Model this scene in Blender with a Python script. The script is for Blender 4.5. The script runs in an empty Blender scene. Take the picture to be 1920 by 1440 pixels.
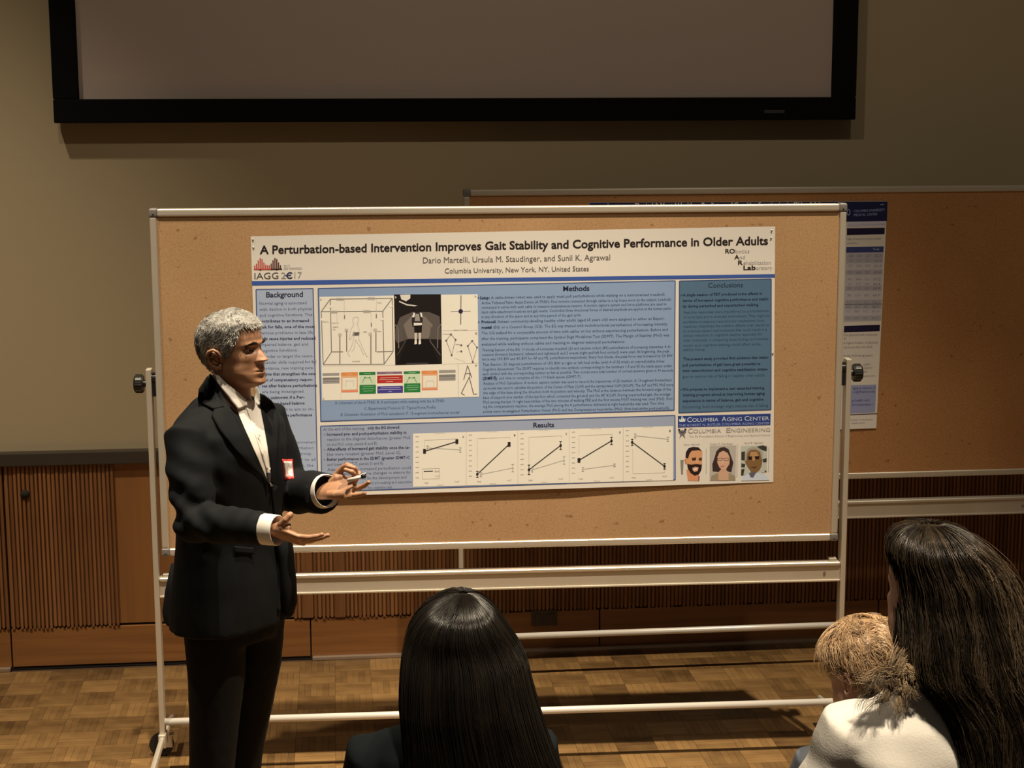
import bpy, bmesh, math, random
import numpy as np
from mathutils import Vector, Matrix
random.seed(7)
RNG = np.random.default_rng(11)
sc = bpy.context.scene
COL = sc.collection

# ---------------------------------------------------------------- camera, world, lights, exposure
F_PX = 3160.0
PITCH, YAW, ROLL, CAMH = 0.1621, 0.1045, -0.0035, 2.40
cd = np.array([math.sin(YAW)*math.cos(PITCH), math.cos(YAW)*math.cos(PITCH), -math.sin(PITCH)])
cr = np.array([math.cos(YAW), -math.sin(YAW), 0.0])
cu = np.cross(cr, cd)
cr, cu = cr*math.cos(ROLL)+cu*math.sin(ROLL), -cr*math.sin(ROLL)+cu*math.cos(ROLL)
CAMP = np.array([0.0, 0.0, CAMH])
cam_data = bpy.data.cameras.new('camera')
cam_data.sensor_width = 36.0
cam_data.lens = 36.0*F_PX/1920.0
cam_data.clip_end = 100
cam = bpy.data.objects.new('camera', cam_data)
M = Matrix(((cr[0], cu[0], -cd[0], 0), (cr[1], cu[1], -cd[1], 0), (cr[2], cu[2], -cd[2], CAMH), (0, 0, 0, 1)))
cam.matrix_world = M
COL.objects.link(cam)
sc.camera = cam

world = bpy.data.worlds.new('hall_ambience')
sc.world = world
world.use_nodes = True
bg = world.node_tree.nodes['Background']
bg.inputs[0].default_value = (1.0, 0.80, 0.58, 1)
bg.inputs[1].default_value = 0.04

WARM = (1.0, 0.83, 0.60)
def light_area(name, loc, target, power, size, color=WARM, spread=180):
    l = bpy.data.lights.new(name, 'AREA'); l.energy = power; l.size = size; l.color = color
    l.shape = 'DISK'; l.spread = math.radians(spread)
    o = bpy.data.objects.new(name, l); o.location = loc
    o.rotation_euler = (Vector(target)-Vector(loc)).to_track_quat('-Z', 'Y').to_euler()
    COL.objects.link(o); return o
def light_spot(name, loc, target, power, angle, blend=0.6, radius=0.05, color=WARM):
    l = bpy.data.lights.new(name, 'SPOT'); l.energy = power; l.spot_size = math.radians(angle)
    l.spot_blend = blend; l.shadow_soft_size = radius; l.color = color
    o = bpy.data.objects.new(name, l); o.location = loc
    o.rotation_euler = (Vector(target)-Vector(loc)).to_track_quat('-Z', 'Y').to_euler()
    COL.objects.link(o); return o
# ceiling downlights over the presenter and the first board, one washing the wall, soft ones over the seats
light_spot('ceiling_downlight', (2.2, 4.30, 7.0), (1.30, 4.90, 0.0), 2500, 48, 0.85, 0.05)
light_spot('ceiling_downlight', (-0.30, 4.30, 7.0), (-0.15, 4.90, 0.0), 2100, 46, 0.85, 0.05)
light_spot('ceiling_downlight', (-2.1, 5.0, 5.8), (-1.8, 6.3, 0.0), 1000, 56, 1.0, 0.08)
light_spot('ceiling_downlight', (-1.2, 2.6, 6.6), (0.2, 7.2, 2.4), 190, 70, 0.9, 0.08)
light_spot('ceiling_downlight', (1.8, 2.6, 6.6), (1.8, 7.2, 2.2), 125, 56, 0.9, 0.08)
light_spot('ceiling_downlight', (0.8, 0.9, 4.8), (1.1, 2.9, 1.2), 950, 40, 0.8, 0.12)
light_spot('ceiling_downlight', (0.7, 3.6, 4.6), (0.7, 3.1, 1.1), 90, 50, 0.8, 0.10)
sc.view_settings.view_transform = 'Standard'
sc.view_settings.look = 'None'
sc.view_settings.gamma = 1.0
sc.view_settings.use_curve_mapping = False
sc.view_settings.exposure = 0.0

# ---------------------------------------------------------------- helpers
def ray(px, py):
    return cd + cr*((px-960.0)/F_PX) - cu*((py-720.0)/F_PX)
def PY(px, py, Y):
    v = ray(px, py); return CAMP + v*(Y/v[1])
def s2l(c):
    return tuple(((x/255.0)/12.92 if x/255.0 <= 0.04045 else ((x/255.0+0.055)/1.055)**2.4) for x in c)

def material(name, color, rough=0.6, metal=0.0, spec=0.5, noise=None, bump=None, grain=None, sheen=0.0, sss=0.0, coat=0.0):
    """noise=(scale, amount, second colour) ; grain = (axis scales, strength, dark colour) ; bump=(scale, strength)"""
    m = bpy.data.materials.new(name); m.use_nodes = True
    nt = m.node_tree; b = nt.nodes['Principled BSDF']
    b.inputs['Base Color'].default_value = (*color, 1)
    b.inputs['Roughness'].default_value = rough
    b.inputs['Metallic'].default_value = metal
    b.inputs['Specular IOR Level'].default_value = spec
    if sheen: b.inputs['Sheen Weight'].default_value = sheen
    if coat: b.inputs['Coat Weight'].default_value = coat
    if sss:
        b.inputs['Subsurface Weight'].default_value = sss
        b.inputs['Subsurface Radius'].default_value = (0.01, 0.004, 0.002)
    tc = nt.nodes.new('ShaderNodeTexCoord')
    out = None
    if grain:
        mp = nt.nodes.new('ShaderNodeMapping'); mp.inputs['Scale'].default_value = grain[0]
        nt.links.new(tc.outputs['Object'], mp.inputs[0])
        n = nt.nodes.new('ShaderNodeTexNoise'); n.inputs['Scale'].default_value = 1.0; n.inputs['Detail'].default_value = 5
        n.inputs['Distortion'].default_value = 0.6
        nt.links.new(mp.outputs[0], n.inputs[0])
        r = nt.nodes.new('ShaderNodeValToRGB')
        r.color_ramp.elements[0].position = 0.35; r.color_ramp.elements[0].color = (*grain[2], 1)
        r.color_ramp.elements[1].position = 0.65; r.color_ramp.elements[1].color = (*color, 1)
        nt.links.new(n.outputs[0], r.inputs[0]); out = r.outputs[0]
    if noise:
        n = nt.nodes.new('ShaderNodeTexNoise'); n.inputs['Scale'].default_value = noise[0]; n.inputs['Detail'].default_value = 4
        nt.links.new(tc.outputs['Object'], n.inputs[0])
        r = nt.nodes.new('ShaderNodeValToRGB')
        r.color_ramp.elements[0].position = 0.5-noise[1]; r.color_ramp.elements[1].position = 0.5+noise[1]
        r.color_ramp.elements[0].color = (*noise[2], 1); r.color_ramp.elements[1].color = (*color, 1)
        nt.links.new(n.outputs[0], r.inputs[0]); out = r.outputs[0]
    if out: nt.links.new(out, b.inputs['Base Color'])
    if bump:
        n = nt.nodes.new('ShaderNodeTexNoise'); n.inputs['Scale'].default_value = bump[0]; n.inputs['Detail'].default_value = 3
        nt.links.new(tc.outputs['Object'], n.inputs[0])
        bp = nt.nodes.new('ShaderNodeBump'); bp.inputs['Strength'].default_value = bump[1]; bp.inputs['Distance'].default_value = 0.002
        nt.links.new(n.outputs[0], bp.inputs['Height']); nt.links.new(bp.outputs[0], b.inputs['Normal'])
    return m

def tint_material(name, dark, light, rough, spec=0.5, grain_scale=(40, 3, 40), per_object=True, coat=0.0):
    """wood whose tone differs from piece to piece (object random + face colour attribute) with a fine grain"""
    m = bpy.data.materials.new(name); m.use_nodes = True
    nt = m.node_tree; b = nt.nodes['Principled BSDF']
    b.inputs['Roughness'].default_value = rough; b.inputs['Specular IOR Level'].default_value = spec
    if coat: b.inputs['Coat Weight'].default_value = coat; b.inputs['Coat Roughness'].default_value = 0.35
    oi = nt.nodes.new('ShaderNodeObjectInfo')
    at = nt.nodes.new('ShaderNodeAttribute'); at.attribute_name = 'tone'
    tc = nt.nodes.new('ShaderNodeTexCoord')
    mp = nt.nodes.new('ShaderNodeMapping'); mp.inputs['Scale'].default_value = grain_scale
    nt.links.new(tc.outputs['Object'], mp.inputs[0])
    n = nt.nodes.new('ShaderNodeTexNoise'); n.inputs['Scale'].default_value = 1.0; n.inputs['Detail'].default_value = 4
    nt.links.new(mp.outputs[0], n.inputs[0])
    a1 = nt.nodes.new('ShaderNodeMath'); a1.operation = 'MULTIPLY_ADD'
    nt.links.new(oi.outputs['Random'], a1.inputs[0]); a1.inputs[1].default_value = 0.35 if per_object else 0.0
    nt.links.new(at.outputs['Fac'], a1.inputs[2])
    a2 = nt.nodes.new('ShaderNodeMath'); a2.operation = 'MULTIPLY_ADD'
    nt.links.new(n.outputs[0], a2.inputs[0]); a2.inputs[1].default_value = 0.7; nt.links.new(a1.outputs[0], a2.inputs[2])
    r = nt.nodes.new('ShaderNodeValToRGB')
    r.color_ramp.elements[0].position = 0.3; r.color_ramp.elements[0].color = (*dark, 1)
    r.color_ramp.elements[1].position = 1.25 if False else 1.0; r.color_ramp.elements[1].color = (*light, 1)
    nt.links.new(a2.outputs[0], r.inputs[0]); nt.links.new(r.outputs[0], b.inputs['Base Color'])
    return m

def link(name, me, mat=None, parent=None, smooth=False, loc=None):
    o = bpy.data.objects.new(name, me); COL.objects.link(o)
    if mat is not None and not me.materials: me.materials.append(mat)
    if parent is not None: o.parent = parent
    if loc is not None: o.location = loc
    if smooth: me.polygons.foreach_set('use_smooth', [True]*len(me.polygons))
    return o
def bm_link(name, bm, mat, parent=None, smooth=False, loc=None):
    me = bpy.data.meshes.new(name); bmesh.ops.recalc_face_normals(bm, faces=bm.faces); bm.to_mesh(me); bm.free()
    return link(name, me, mat, parent, smooth, loc)
def empty(name, loc=(0, 0, 0), rz=0.0, label=None, cat=None, group=None):
    o = bpy.data.objects.new(name, None); COL.objects.link(o); o.location = loc; o.rotation_euler = (0, 0, rz)
    o.empty_display_size = 0.1
    if label: o['label'] = label
    if cat: o['category'] = cat
    if group: o['group'] = group
    return o
def box(bm, x0, x1, y0, y1, z0, z1, bev=0.0, seg=2):
    r = bmesh.ops.create_cube(bm, size=1.0)
    for v in r['verts']:
        v.co = Vector(((x0+x1)/2+v.co.x*(x1-x0), (y0+y1)/2+v.co.y*(y1-y0), (z0+z1)/2+v.co.z*(z1-z0)))
    if bev:
        es = list({e for v in r['verts'] for e in v.link_edges})
        bmesh.ops.bevel(bm, geom=es, offset=bev, segments=seg, profile=0.6, affect='EDGES')
def cyl(bm, p0, p1, r0, r1=None, seg=20, caps=True):
    r1 = r0 if r1 is None else r1
    p0, p1 = Vector(p0), Vector(p1); d = p1-p0
    q = d.to_track_quat('Z', 'Y')
    res = bmesh.ops.create_cone(bm, cap_ends=caps, segments=seg, radius1=r0, radius2=r1, depth=d.length)
    mt = Matrix.Translation((p0+p1)/2) @ q.to_matrix().to_4x4()
    bmesh.ops.transform(bm, matrix=mt, verts=res['verts'])
def sweep(bm, pts, radii, seg=10, up=(0, 0, 1), flat=1.0, cap=True):
    """tube along points; radii may be numbers or (side, other) pairs"""
    pts = [Vector(p) for p in pts]; rings = []
    ref = Vector(up)
    for i, p in enumerate(pts):
        t = (pts[min(i+1, len(pts)-1)]-pts[max(i-1, 0)]).normalized()
        s = t.cross(ref)
        if s.length < 1e-4: s = t.cross(Vector((1, 0, 0)))
        s.normalize(); n = s.cross(t).normalized()
        r = radii[i] if isinstance(radii, (list, tuple)) else radii
        ra, rb = (r if isinstance(r, (tuple, list)) else (r, r*flat))
        rings.append([bm.verts.new(p+s*ra*math.cos(2*math.pi*k/seg)+n*rb*math.sin(2*math.pi*k/seg)) for k in range(seg)])
    for a, b in zip(rings, rings[1:]):
        for k in range(seg): bm.faces.new((a[k], a[(k+1) % seg], b[(k+1) % seg], b[k]))
    if cap:
        bm.faces.new(rings[0]); bm.faces.new(rings[-1][::-1])
    return rings

# ---------------------------------------------------------------- materials
m_wall = material('painted_wall', (0.37, 0.305, 0.20), 0.85, noise=(0.6, 0.45, (0.345, 0.285, 0.185)), bump=(60, 0.15))
m_cap = material('dark_cap_rail', (0.035, 0.027, 0.020), 0.5)
m_gap = material('dark_recess', (0.012, 0.008, 0.006), 0.9)
m_oak = material('oak_panel', (0.27, 0.118, 0.036), 0.5, grain=((1.2, 4, 26), 1, (0.19, 0.078, 0.022)))
m_oakv = material('oak_panel_vertical', (0.24, 0.105, 0.032), 0.5, grain=((22, 4, 1.0), 1, (0.20, 0.084, 0.024)))
m_slat = tint_material('oak_slat', (0.115, 0.045, 0.015), (0.30, 0.135, 0.052), 0.55, 0.4, (60, 60, 3))
m_floor = tint_material('parquet_oak', (0.050, 0.026, 0.009), (0.23, 0.135, 0.052), 0.38, 0.5, (9, 9, 9))
m_floorbase = material('parquet_bed', (0.05, 0.026, 0.012), 0.8)
m_seam = material('floor_strip', (0.035, 0.010, 0.006), 0.6)
m_shoe = material('metal_shoe_strip', (0.42, 0.33, 0.26), 0.4, 0.6)
m_alu = material('anodised_aluminium', (0.62, 0.57, 0.49), 0.42, 0.5, noise=(9, 0.4, (0.57, 0.52, 0.44)))
m_tube = material('pale_enamelled_tube', (0.75, 0.72, 0.68), 0.32, 0.25)
m_capgrey = material('grey_plastic_corner', (0.16, 0.15, 0.15), 0.5)
m_black = material('black_plastic', (0.012, 0.012, 0.012), 0.35)
m_rubber = material('black_rubber', (0.010, 0.010, 0.010), 0.6)
m_frameblk = material('black_velvet_frame', (0.004, 0.004, 0.004), 0.9, spec=0.1)
m_screen = material('projection_fabric', (0.42, 0.34, 0.31), 0.8, noise=(2.0, 0.4, (0.385, 0.325, 0.295)))

def cork_material(name, base, dark, light):
    m = bpy.data.materials.new(name); m.use_nodes = True
    nt = m.node_tree; b = nt.nodes['Principled BSDF']; b.inputs['Roughness'].default_value = 0.85
    b.inputs['Specular IOR Level'].default_value = 0.25
    tc = nt.nodes.new('ShaderNodeTexCoord')
    n1 = nt.nodes.new('ShaderNodeTexNoise'); n1.inputs['Scale'].default_value = 160; n1.inputs['Detail'].default_value = 3
    n2 = nt.nodes.new('ShaderNodeTexNoise'); n2.inputs['Scale'].default_value = 2.2; n2.inputs['Detail'].default_value = 3
    n3 = nt.nodes.new('ShaderNodeTexNoise'); n3.inputs['Scale'].default_value = 38; n3.inputs['Detail'].default_value = 2
    for n in (n1, n2, n3): nt.links.new(tc.outputs['Object'], n.inputs[0])
    r1 = nt.nodes.new('ShaderNodeValToRGB')
    r1.color_ramp.elements[0].position = 0.3; r1.color_ramp.elements[0].color = (*dark, 1)
    e = r1.color_ramp.elements.new(0.48); e.color = (*base, 1)
    r1.color_ramp.elements[-1].position = 0.75; r1.color_ramp.elements[-1].color = (*light, 1)
    nt.links.new(n1.outputs[0], r1.inputs[0])
    mx = nt.nodes.new('ShaderNodeMix'); mx.data_type = 'RGBA'; mx.blend_type = 'MULTIPLY'
    r2 = nt.nodes.new('ShaderNodeValToRGB'); r2.color_ramp.elements[0].position = 0.3; r2.color_ramp.elements[0].color = (0.86, 0.84, 0.80, 1)
    r2.color_ramp.elements[1].position = 0.7; r2.color_ramp.elements[1].color = (1, 1, 1, 1)
    nt.links.new(n2.outputs[0], r2.inputs[0])
    mx.inputs[0].default_value = 1.0
    nt.links.new(r1.outputs[0], mx.inputs[6]); nt.links.new(r2.outputs[0], mx.inputs[7])
    mx2 = nt.nodes.new('ShaderNodeMix'); mx2.data_type = 'RGBA'; mx2.blend_type = 'MULTIPLY'
    r3 = nt.nodes.new('ShaderNodeValToRGB'); r3.color_ramp.elements[0].position = 0.24; r3.color_ramp.elements[0].color = (0.62, 0.55, 0.5, 1)
    r3.color_ramp.elements[1].position = 0.31; r3.color_ramp.elements[1].color = (1, 1, 1, 1)
    nt.links.new(n3.outputs[0], r3.inputs[0]); mx2.inputs[0].default_value = 1.0
    nt.links.new(mx.outputs[2], mx2.inputs[6]); nt.links.new(r3.outputs[0], mx2.inputs[7])
    nt.links.new(mx2.outputs[2], b.inputs['Base Color'])
    bp = nt.nodes.new('ShaderNodeBump'); bp.inputs['Strength'].default_value = 0.25; bp.inputs['Distance'].default_value = 0.001
    nt.links.new(n1.outputs[0], bp.inputs['Height']); nt.links.new(bp.outputs[0], b.inputs['Normal'])
    return m
m_cork = cork_material('cork', (0.43, 0.27, 0.145), (0.38, 0.225, 0.112), (0.48, 0.31, 0.175))
m_cork_dark = cork_material('darker_cork', (0.40, 0.205, 0.085), (0.33, 0.16, 0.062), (0.46, 0.25, 0.11))

def ink_material():
    m = bpy.data.materials.new('printed_ink'); m.use_nodes = True
    nt = m.node_tree; b = nt.nodes['Principled BSDF']
    at = nt.nodes.new('ShaderNodeAttribute'); at.attribute_name = 'ink'
    nt.links.new(at.outputs['Color'], b.inputs['Base Color'])
    b.inputs['Roughness'].default_value = 0.55; b.inputs['Specular IOR Level'].default_value = 0.3
    return m
m_ink = ink_material()
m_paper = material('poster_paper', (0.72, 0.71, 0.695), 0.55, spec=0.3, bump=(3, 0.3))

# ---------------------------------------------------------------- setting: wall, wainscot, floor
OLD = 2.3165; DZ = CAMH-OLD; WK = CAMH/OLD
YW = 6.97*WK
def WX(x): return x*WK
def WZ(z): return CAMH-(OLD-z)*WK
def structure(o, label=None):
    o['kind'] = 'structure'
    if label: o['label'] = label
    return o
bm = bmesh.new(); box(bm, -6, 7, YW+0.02, YW+0.2, -0.1, 7.4)
wall = structure(bm_link('wall_back', bm, m_wall), 'olive beige painted wall above ribbed oak panelling')
bm = bmesh.new(); box(bm, -6, 7, YW-0.035, YW+0.02, WZ(0.875), WZ(0.929), 0.004)
structure(bm_link('trim_1', bm, m_cap), 'dark brown cap rail along the top of the oak panelling')
# plain oak backing boards between the joints, with dark joints recessed
joints = [WX(q) for q in (-5.1, -3.86, -2.62, -1.378, -0.135, 1.108, 2.35, 3.59, 4.83, 6.07)]
bm = bmesh.new(); box(bm, -6, 7, YW+0.005, YW+0.02, 0.0, WZ(0.875))
bm_link('panel_backing', bm, m_gap, wall)
for a, b2 in zip(joints, joints[1:]):
    bm = bmesh.new(); box(bm, a+0.003, b2-0.003, YW-0.010, YW+0.006, 0.014, WZ(0.176), 0.002)
    bm_link('base_panel', bm, m_oak, wall)
    bm = bmesh.new(); box(bm, a+0.003, b2-0.003, YW-0.004, YW+0.006, WZ(0.186), WZ(0.873), 0.002)
    bm_link('plain_panel', bm, m_oakv, wall)
# vertical slats
def slat_mesh(w, d):
    bm = bmesh.new(); box(bm, -w/2, w/2, -d, 0.0, 0.0, 0.70, min(w, d)*0.32, 2)
    me = bpy.data.meshes.new('slat'); bm.to_mesh(me); bm.free(); me.materials.append(m_slat)
    at = me.attributes.new('tone', 'FLOAT', 'FACE'); at.data.foreach_set('value', [0.12]*len(me.polygons))
    return me
slats = [slat_mesh(0.0125, 0.013), slat_mesh(0.0135, 0.012), slat_mesh(0.012, 0.015)]
wide_slat = slat_mesh(0.05, 0.013)
def slat_run(x0, x1, wides=()):
    x = x0
    while x < x1:
        wd = [w for w in wides if x <= w < x+0.0177]
        me = wide_slat if wd else random.choice(slats)
        w = 0.053 if wd else 0.0177
        o = bpy.data.objects.new('slat', me); COL.objects.link(o); o.parent = wall
        z0 = WZ(0.176) + random.choice((0, 0, 0.004, 0.007))
        o.location = (x+w/2, YW-0.0035, z0); o.scale = (1, 1, (WZ(0.874)-z0)/0.70)
        x += w
slat_run(WX(-1.60), WX(-1.388)); slat_run(WX(-1.372), WX(-0.935))
slat_run(WX(-0.205), WX(3.0), (WX(-0.165), WX(-0.03)))
bm = bmesh.new(); cyl(bm, (WX(-1.29), YW-0.024, WZ(0.754)), (WX(-1.29), YW-0.012, WZ(0.754)), 0.019, seg=24)
bm_link('finger_hole_plate', bm, m_gap, wall, True)
# seam under the slats, floor gap and metal shoe strips
bm = bmesh.new(); box(bm, -6, 7, YW-0.006, YW+0.006, 0.0, 0.012); structure(bm_link('baseboard_back', bm, m_gap))
for a, b2 in ((-6, WX(-1.383)), (WX(-0.13), WX(0.34)), (WX(0.55), 6)):
    bm = bmesh.new(); box(bm, a, b2, YW-0.035, YW-0.010, 0.0, 0.016, 0.003); bm_link('shoe_strip', bm, m_shoe, wall)
bm = bmesh.new(); box(bm, 0.84, 0.955, YW-0.022, YW-0.010, 0.118, 0.19, 0.003); 
box(bm, 0.856, 0.889, YW-0.026, YW-0.02, 0.134, 0.174, 0.002); box(bm, 0.905, 0.938, YW-0.026, YW-0.02, 0.134, 0.174, 0.002)
o = bm_link('wall_outlet', bm, material('brown_outlet', (0.045, 0.03, 0.02), 0.5)); o['label'] = 'small dark outlet plate low on the oak base panel under the boards'; o['category'] = 'outlet'

# floor: basket-weave parquet, blocks of six fingers
bm = bmesh.new(); box(bm, -6, 7, -3, YW+0.02, -0.05, -0.004); floor = structure(bm_link('floor', bm, m_floorbase), 'basket weave oak parquet floor')
BL = 0.152
def block_mesh(seed, flip):
    rr = random.Random(seed); bm = bmesh.new(); n = 6; w = BL/n; tones = []
    base = rr.uniform(0.0, 0.22)
    for k in range(n):
        a0, a1 = -BL/2+k*w+0.0004, -BL/2+(k+1)*w-0.0004
        zt = rr.uniform(-0.0004, 0.0004)
        if flip: x0, x1, y0, y1 = a0, a1, -BL/2+0.0006, BL/2-0.0006
        else: x0, x1, y0, y1 = -BL/2+0.0006, BL/2-0.0006, a0, a1
        c = [bm.verts.new(p) for p in ((x0, y0, -0.005), (x1, y0, -0.005), (x1, y1, -0.005), (x0, y1, -0.005), (x0, y0, zt), (x1, y0, zt), (x1, y1, zt), (x0, y1, zt))]
        t = base + rr.uniform(0, 0.16)
        for f in ((4, 5, 6, 7), (0, 1, 5, 4), (1, 2, 6, 5), (2, 3, 7, 6), (3, 0, 4, 7)):
            bm.faces.new([c[i] for i in f]); tones.append(t)
    me = bpy.data.meshes.new('parquet_block'); bm.to_mesh(me); bm.free()
    at = me.attributes.new('tone', 'FLOAT', 'FACE'); at.data.foreach_set('value', tones)
    me.materials.append(m_floor); return me
BM = [[block_mesh(s*2+fl, fl) for s in range(9)] for fl in (0, 1)]
blocks = []
nyb = int((YW-0.035-(-2.6))/BL)
for j in range(nyb):
    for i in range(-28, 32):
        blocks.append((i*BL+0.04, YW-0.035-BL/2-j*BL, (i+j) % 2))
def in_view(x, y):
    v = np.array([x, y, 0.0])-CAMP; z = v@cd
    if z <= 0: return None
    return 960+F_PX*(v@cr)/z, 720-F_PX*(v@cu)/z
vis, rest = [], []
for b_ in blocks:
    p = in_view(b_[0], b_[1])
    if p and -60 < p[0] < 1980 and 1200 < p[1] < 1470: vis.append(b_)
    else: rest.append(b_)
vis.sort(key=lambda q: q[1])
rest += vis[300:]; vis = vis[:300]
for x, y, fl in vis:
    o = bpy.data.objects.new('parquet_block', random.choice(BM[fl])); COL.objects.link(o); o.parent = floor; o.location = (x, y, 0)
V, Fc, T = [], [], []
for x, y, fl in rest:
    me = random.choice(BM[fl]); n0 = len(V)
    V += [(v.co.x+x, v.co.y+y, v.co.z) for v in me.vertices]
    Fc += [[n0+i for i in p.vertices] for p in me.polygons]
    T += [d.value for d in me.attributes['tone'].data]
me = bpy.data.meshes.new('parquet_blocks'); me.from_pydata(V, [], Fc)
at = me.attributes.new('tone', 'FLOAT', 'FACE'); at.data.foreach_set('value', T)
o = link('parquet_blocks', me, m_floor, floor); o['kind'] = 'stuff'

# ---------------------------------------------------------------- projection screen on the wall
scr = empty('projection_screen', (WX(0.534), YW+0.02, WZ(2.265)), 0, 'large wall mounted projection screen with a wide black frame', 'projection screen')
sw, sh, fw, dp = 3.258*WK, 2.05*WK, 0.097*WK, 0.075
x0, x1 = -sw/2, sw/2
for nm, a in (('frame_bottom', (x0, x1, -dp-0.02, -0.02, 0, fw-0.004)), ('frame_top', (x0, x1, -dp-0.02, -0.02, sh-fw, sh)),
              ('frame_side', (x0, x0+fw, -dp-0.02, -0.02, fw-0.004, sh-fw)), ('frame_side', (x1-fw, x1, -dp-0.02, -0.02, fw-0.004, sh-fw))):
    bm = bmesh.new(); box(bm, *a, 0.006); bm_link(nm, bm, m_frameblk, scr)
bm = bmesh.new(); box(bm, x0+fw-0.01, x1-fw+0.01, -0.055, -0.02, fw-0.01, sh-fw+0.01); bm_link('screen_fabric', bm, m_screen, scr)
bm = bmesh.new(); box(bm, 1.24*WK, 1.325*WK, -dp-0.0225, -dp-0.019, 0.029, 0.043, 0.001); bm_link('name_plate', bm, material('dull_grey_plate', (0.035, 0.035, 0.035), 0.5), scr)

# ---------------------------------------------------------------- rolling cork boards
def rolling_board(name, X0, Y0, rz, W, zb, zt, rail_t, rail_b, bar_z, post_top, knob_z, cork, foot_f, foot_r, label, group):
    t = empty(name, (X0+math.cos(rz)*W/2, Y0+math.sin(rz)*W/2, 0), rz, label, 'display board', group)
    h = W/2; fr = 0.026; post_b = 0.10
    bm = bmesh.new(); box(bm, -h+fr-0.004, h-fr+0.004, 0.007, 0.036, zb+fr-0.004, zt-fr+0.004)
    bm_link('cork_panel', bm, cork, t)
    for nm, a in (('frame_rail', (-h+fr, h-fr, 0, 0.045, zt-fr, zt)), ('frame_rail', (-h+fr, h-fr, 0, 0.045, zb, zb+fr)),
                  ('frame_side', (-h, -h+fr-0.001, 0, 0.045, zb+fr, zt-fr)), ('frame_side', (h-fr+0.001, h, 0, 0.045, zb+fr, zt-fr))):
        bm = bmesh.new(); box(bm, *a, 0.007, 3); bm_link(nm, bm, m_alu, t)
    for sx in (-1, 1):
        for z in (zb+fr/2, zt-fr/2):
            bm = bmesh.new(); cx = sx*(h-fr/2)
            box(bm, cx-0.015, cx+0.015, -0.002, 0.047, z-0.015, z+0.015, 0.008, 3)
            cyl(bm, (cx, -0.004, z), (cx, 0.0, z), 0.004, seg=10)
            bm_link('corner_cap', bm, m_capgrey, t)
        px = sx*(h+0.024)
        bm = bmesh.new(); box(bm, px-0.0095, px+0.0095, -0.002, 0.046, post_b, post_top, 0.003)
        bm_link('post', bm, m_alu, t)
        # knob with neck and grooves
        bm = bmesh.new()
        cyl(bm, (px+sx*0.008, 0.022, knob_z), (px+sx*0.020, 0.022, knob_z), 0.012)
        cyl(bm, (px+sx*0.020, 0.022, knob_z), (px+sx*0.026, 0.022, knob_z), 0.029, 0.032, 24)
        cyl(bm, (px+sx*0.026, 0.022, knob_z), (px+sx*0.046, 0.022, knob_z), 0.032, 0.032, 24)
        cyl(bm, (px+sx*0.046, 0.022, knob_z), (px+sx*0.053, 0.022, knob_z), 0.032, 0.026, 24)
        for k in range(12):
            a = k*math.pi/6
            c = Vector((0, 0.022+0.032*math.cos(a), knob_z+0.032*math.sin(a)))
            cyl(bm, (px+sx*0.024, c.y, c.z), (px+sx*0.048, c.y, c.z), 0.0018, seg=6)
        bm_link('knob', bm, m_black, t, False)
        bm = bmesh.new()
        bx0, bx1 = sorted((px-sx*0.0095, px-sx*0.024))
        box(bm, bx0, bx1, 0.008, 0.036, knob_z-0.045, knob_z+0.04, 0.003)
        cyl(bm, (px-sx*0.008, 0.022, knob_z+0.02), (px-sx*0.024, 0.022, knob_z+0.02), 0.018, seg=18)
        bm_link('pivot_bracket', bm, m_black, t)
        # foot: arched beam along the depth with casters at both ends
        def beam(y0, y1, za, zb2):
            b = bmesh.new(); n = 6
            pts = [(px, y0+(y1-y0)*k/n, za+(zb2-za)*(k/n)**1.6) for k in range(n+1)]
            sweep(b, pts, [(0.011, 0.016)]*(n+1), 8, up=(0, 0, 1)); return b
        ft = bm_link('foot', beam(0.03, -foot_f, 0.135, 0.112), m_alu, t)
        bm_link('foot', beam(0.01, foot_r, 0.135, 0.112), m_alu, t)
        bm = bmesh.new(); box(bm, px-0.013, px+0.013, -0.016, 0.06, 0.105, 0.155, 0.004); bm_link('foot_socket', bm, m_alu, t)
        for fy, sw in ((-foot_f+0.02, 0.5*sx), (foot_r-0.09, 1.57 if sx < 0 else -0.4)):
            piv = Vector((px, fy, 0)); ca, sa = math.cos(sw), math.sin(sw)
            def spin(b):
                for v in b.verts: x_, y_ = v.co.x, v.co.y; v.co.x, v.co.y = piv.x+x_*ca-y_*sa, piv.y+x_*sa+y_*ca
            bm = bmesh.new(); cyl(bm, (0, 0, 0.080), (0, 0, 0.118), 0.008, seg=10)
            for q in (-1, 1): box(bm, q*0.0135-0.0015, q*0.0135+0.0015, -0.012, 0.040, 0.036, 0.086, 0.001)
            box(bm, -0.015, 0.015, -0.016, 0.026, 0.080, 0.086, 0.001); spin(bm)
            cs = bm_link('caster', bm, m_alu, t)
            bm = bmesh.new(); cyl(bm, (-0.0115, 0.030, 0.045), (0.0115, 0.030, 0.045), 0.045, seg=28)
            bmesh.ops.bevel(bm, geom=[e for e in bm.edges if abs(e.verts[0].co.x-e.verts[1].co.x) < 1e-5], offset=0.004, segments=2, affect='EDGES')
            cyl(bm, (-0.0165, 0.030, 0.045), (0.0165, 0.030, 0.045), 0.007, seg=12); spin(bm)
            bm_link('wheel', bm, m_rubber, cs, False)
    # deep cross rail with a rounded top lip and a thin bottom lip
    bm = bmesh.new(); e = h+0.0145
    box(bm, -e, e, 0.006, 0.036, rail_b+0.004, rail_t-0.008, 0.002)
    box(bm, -e, e, 0.000, 0.042, rail_t-0.014, rail_t, 0.006, 3)
    box(bm, -e, e, 0.001, 0.041, rail_b, rail_b+0.008, 0.003)
    rl = bm_link('cross_rail', bm, m_alu, t)
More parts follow.
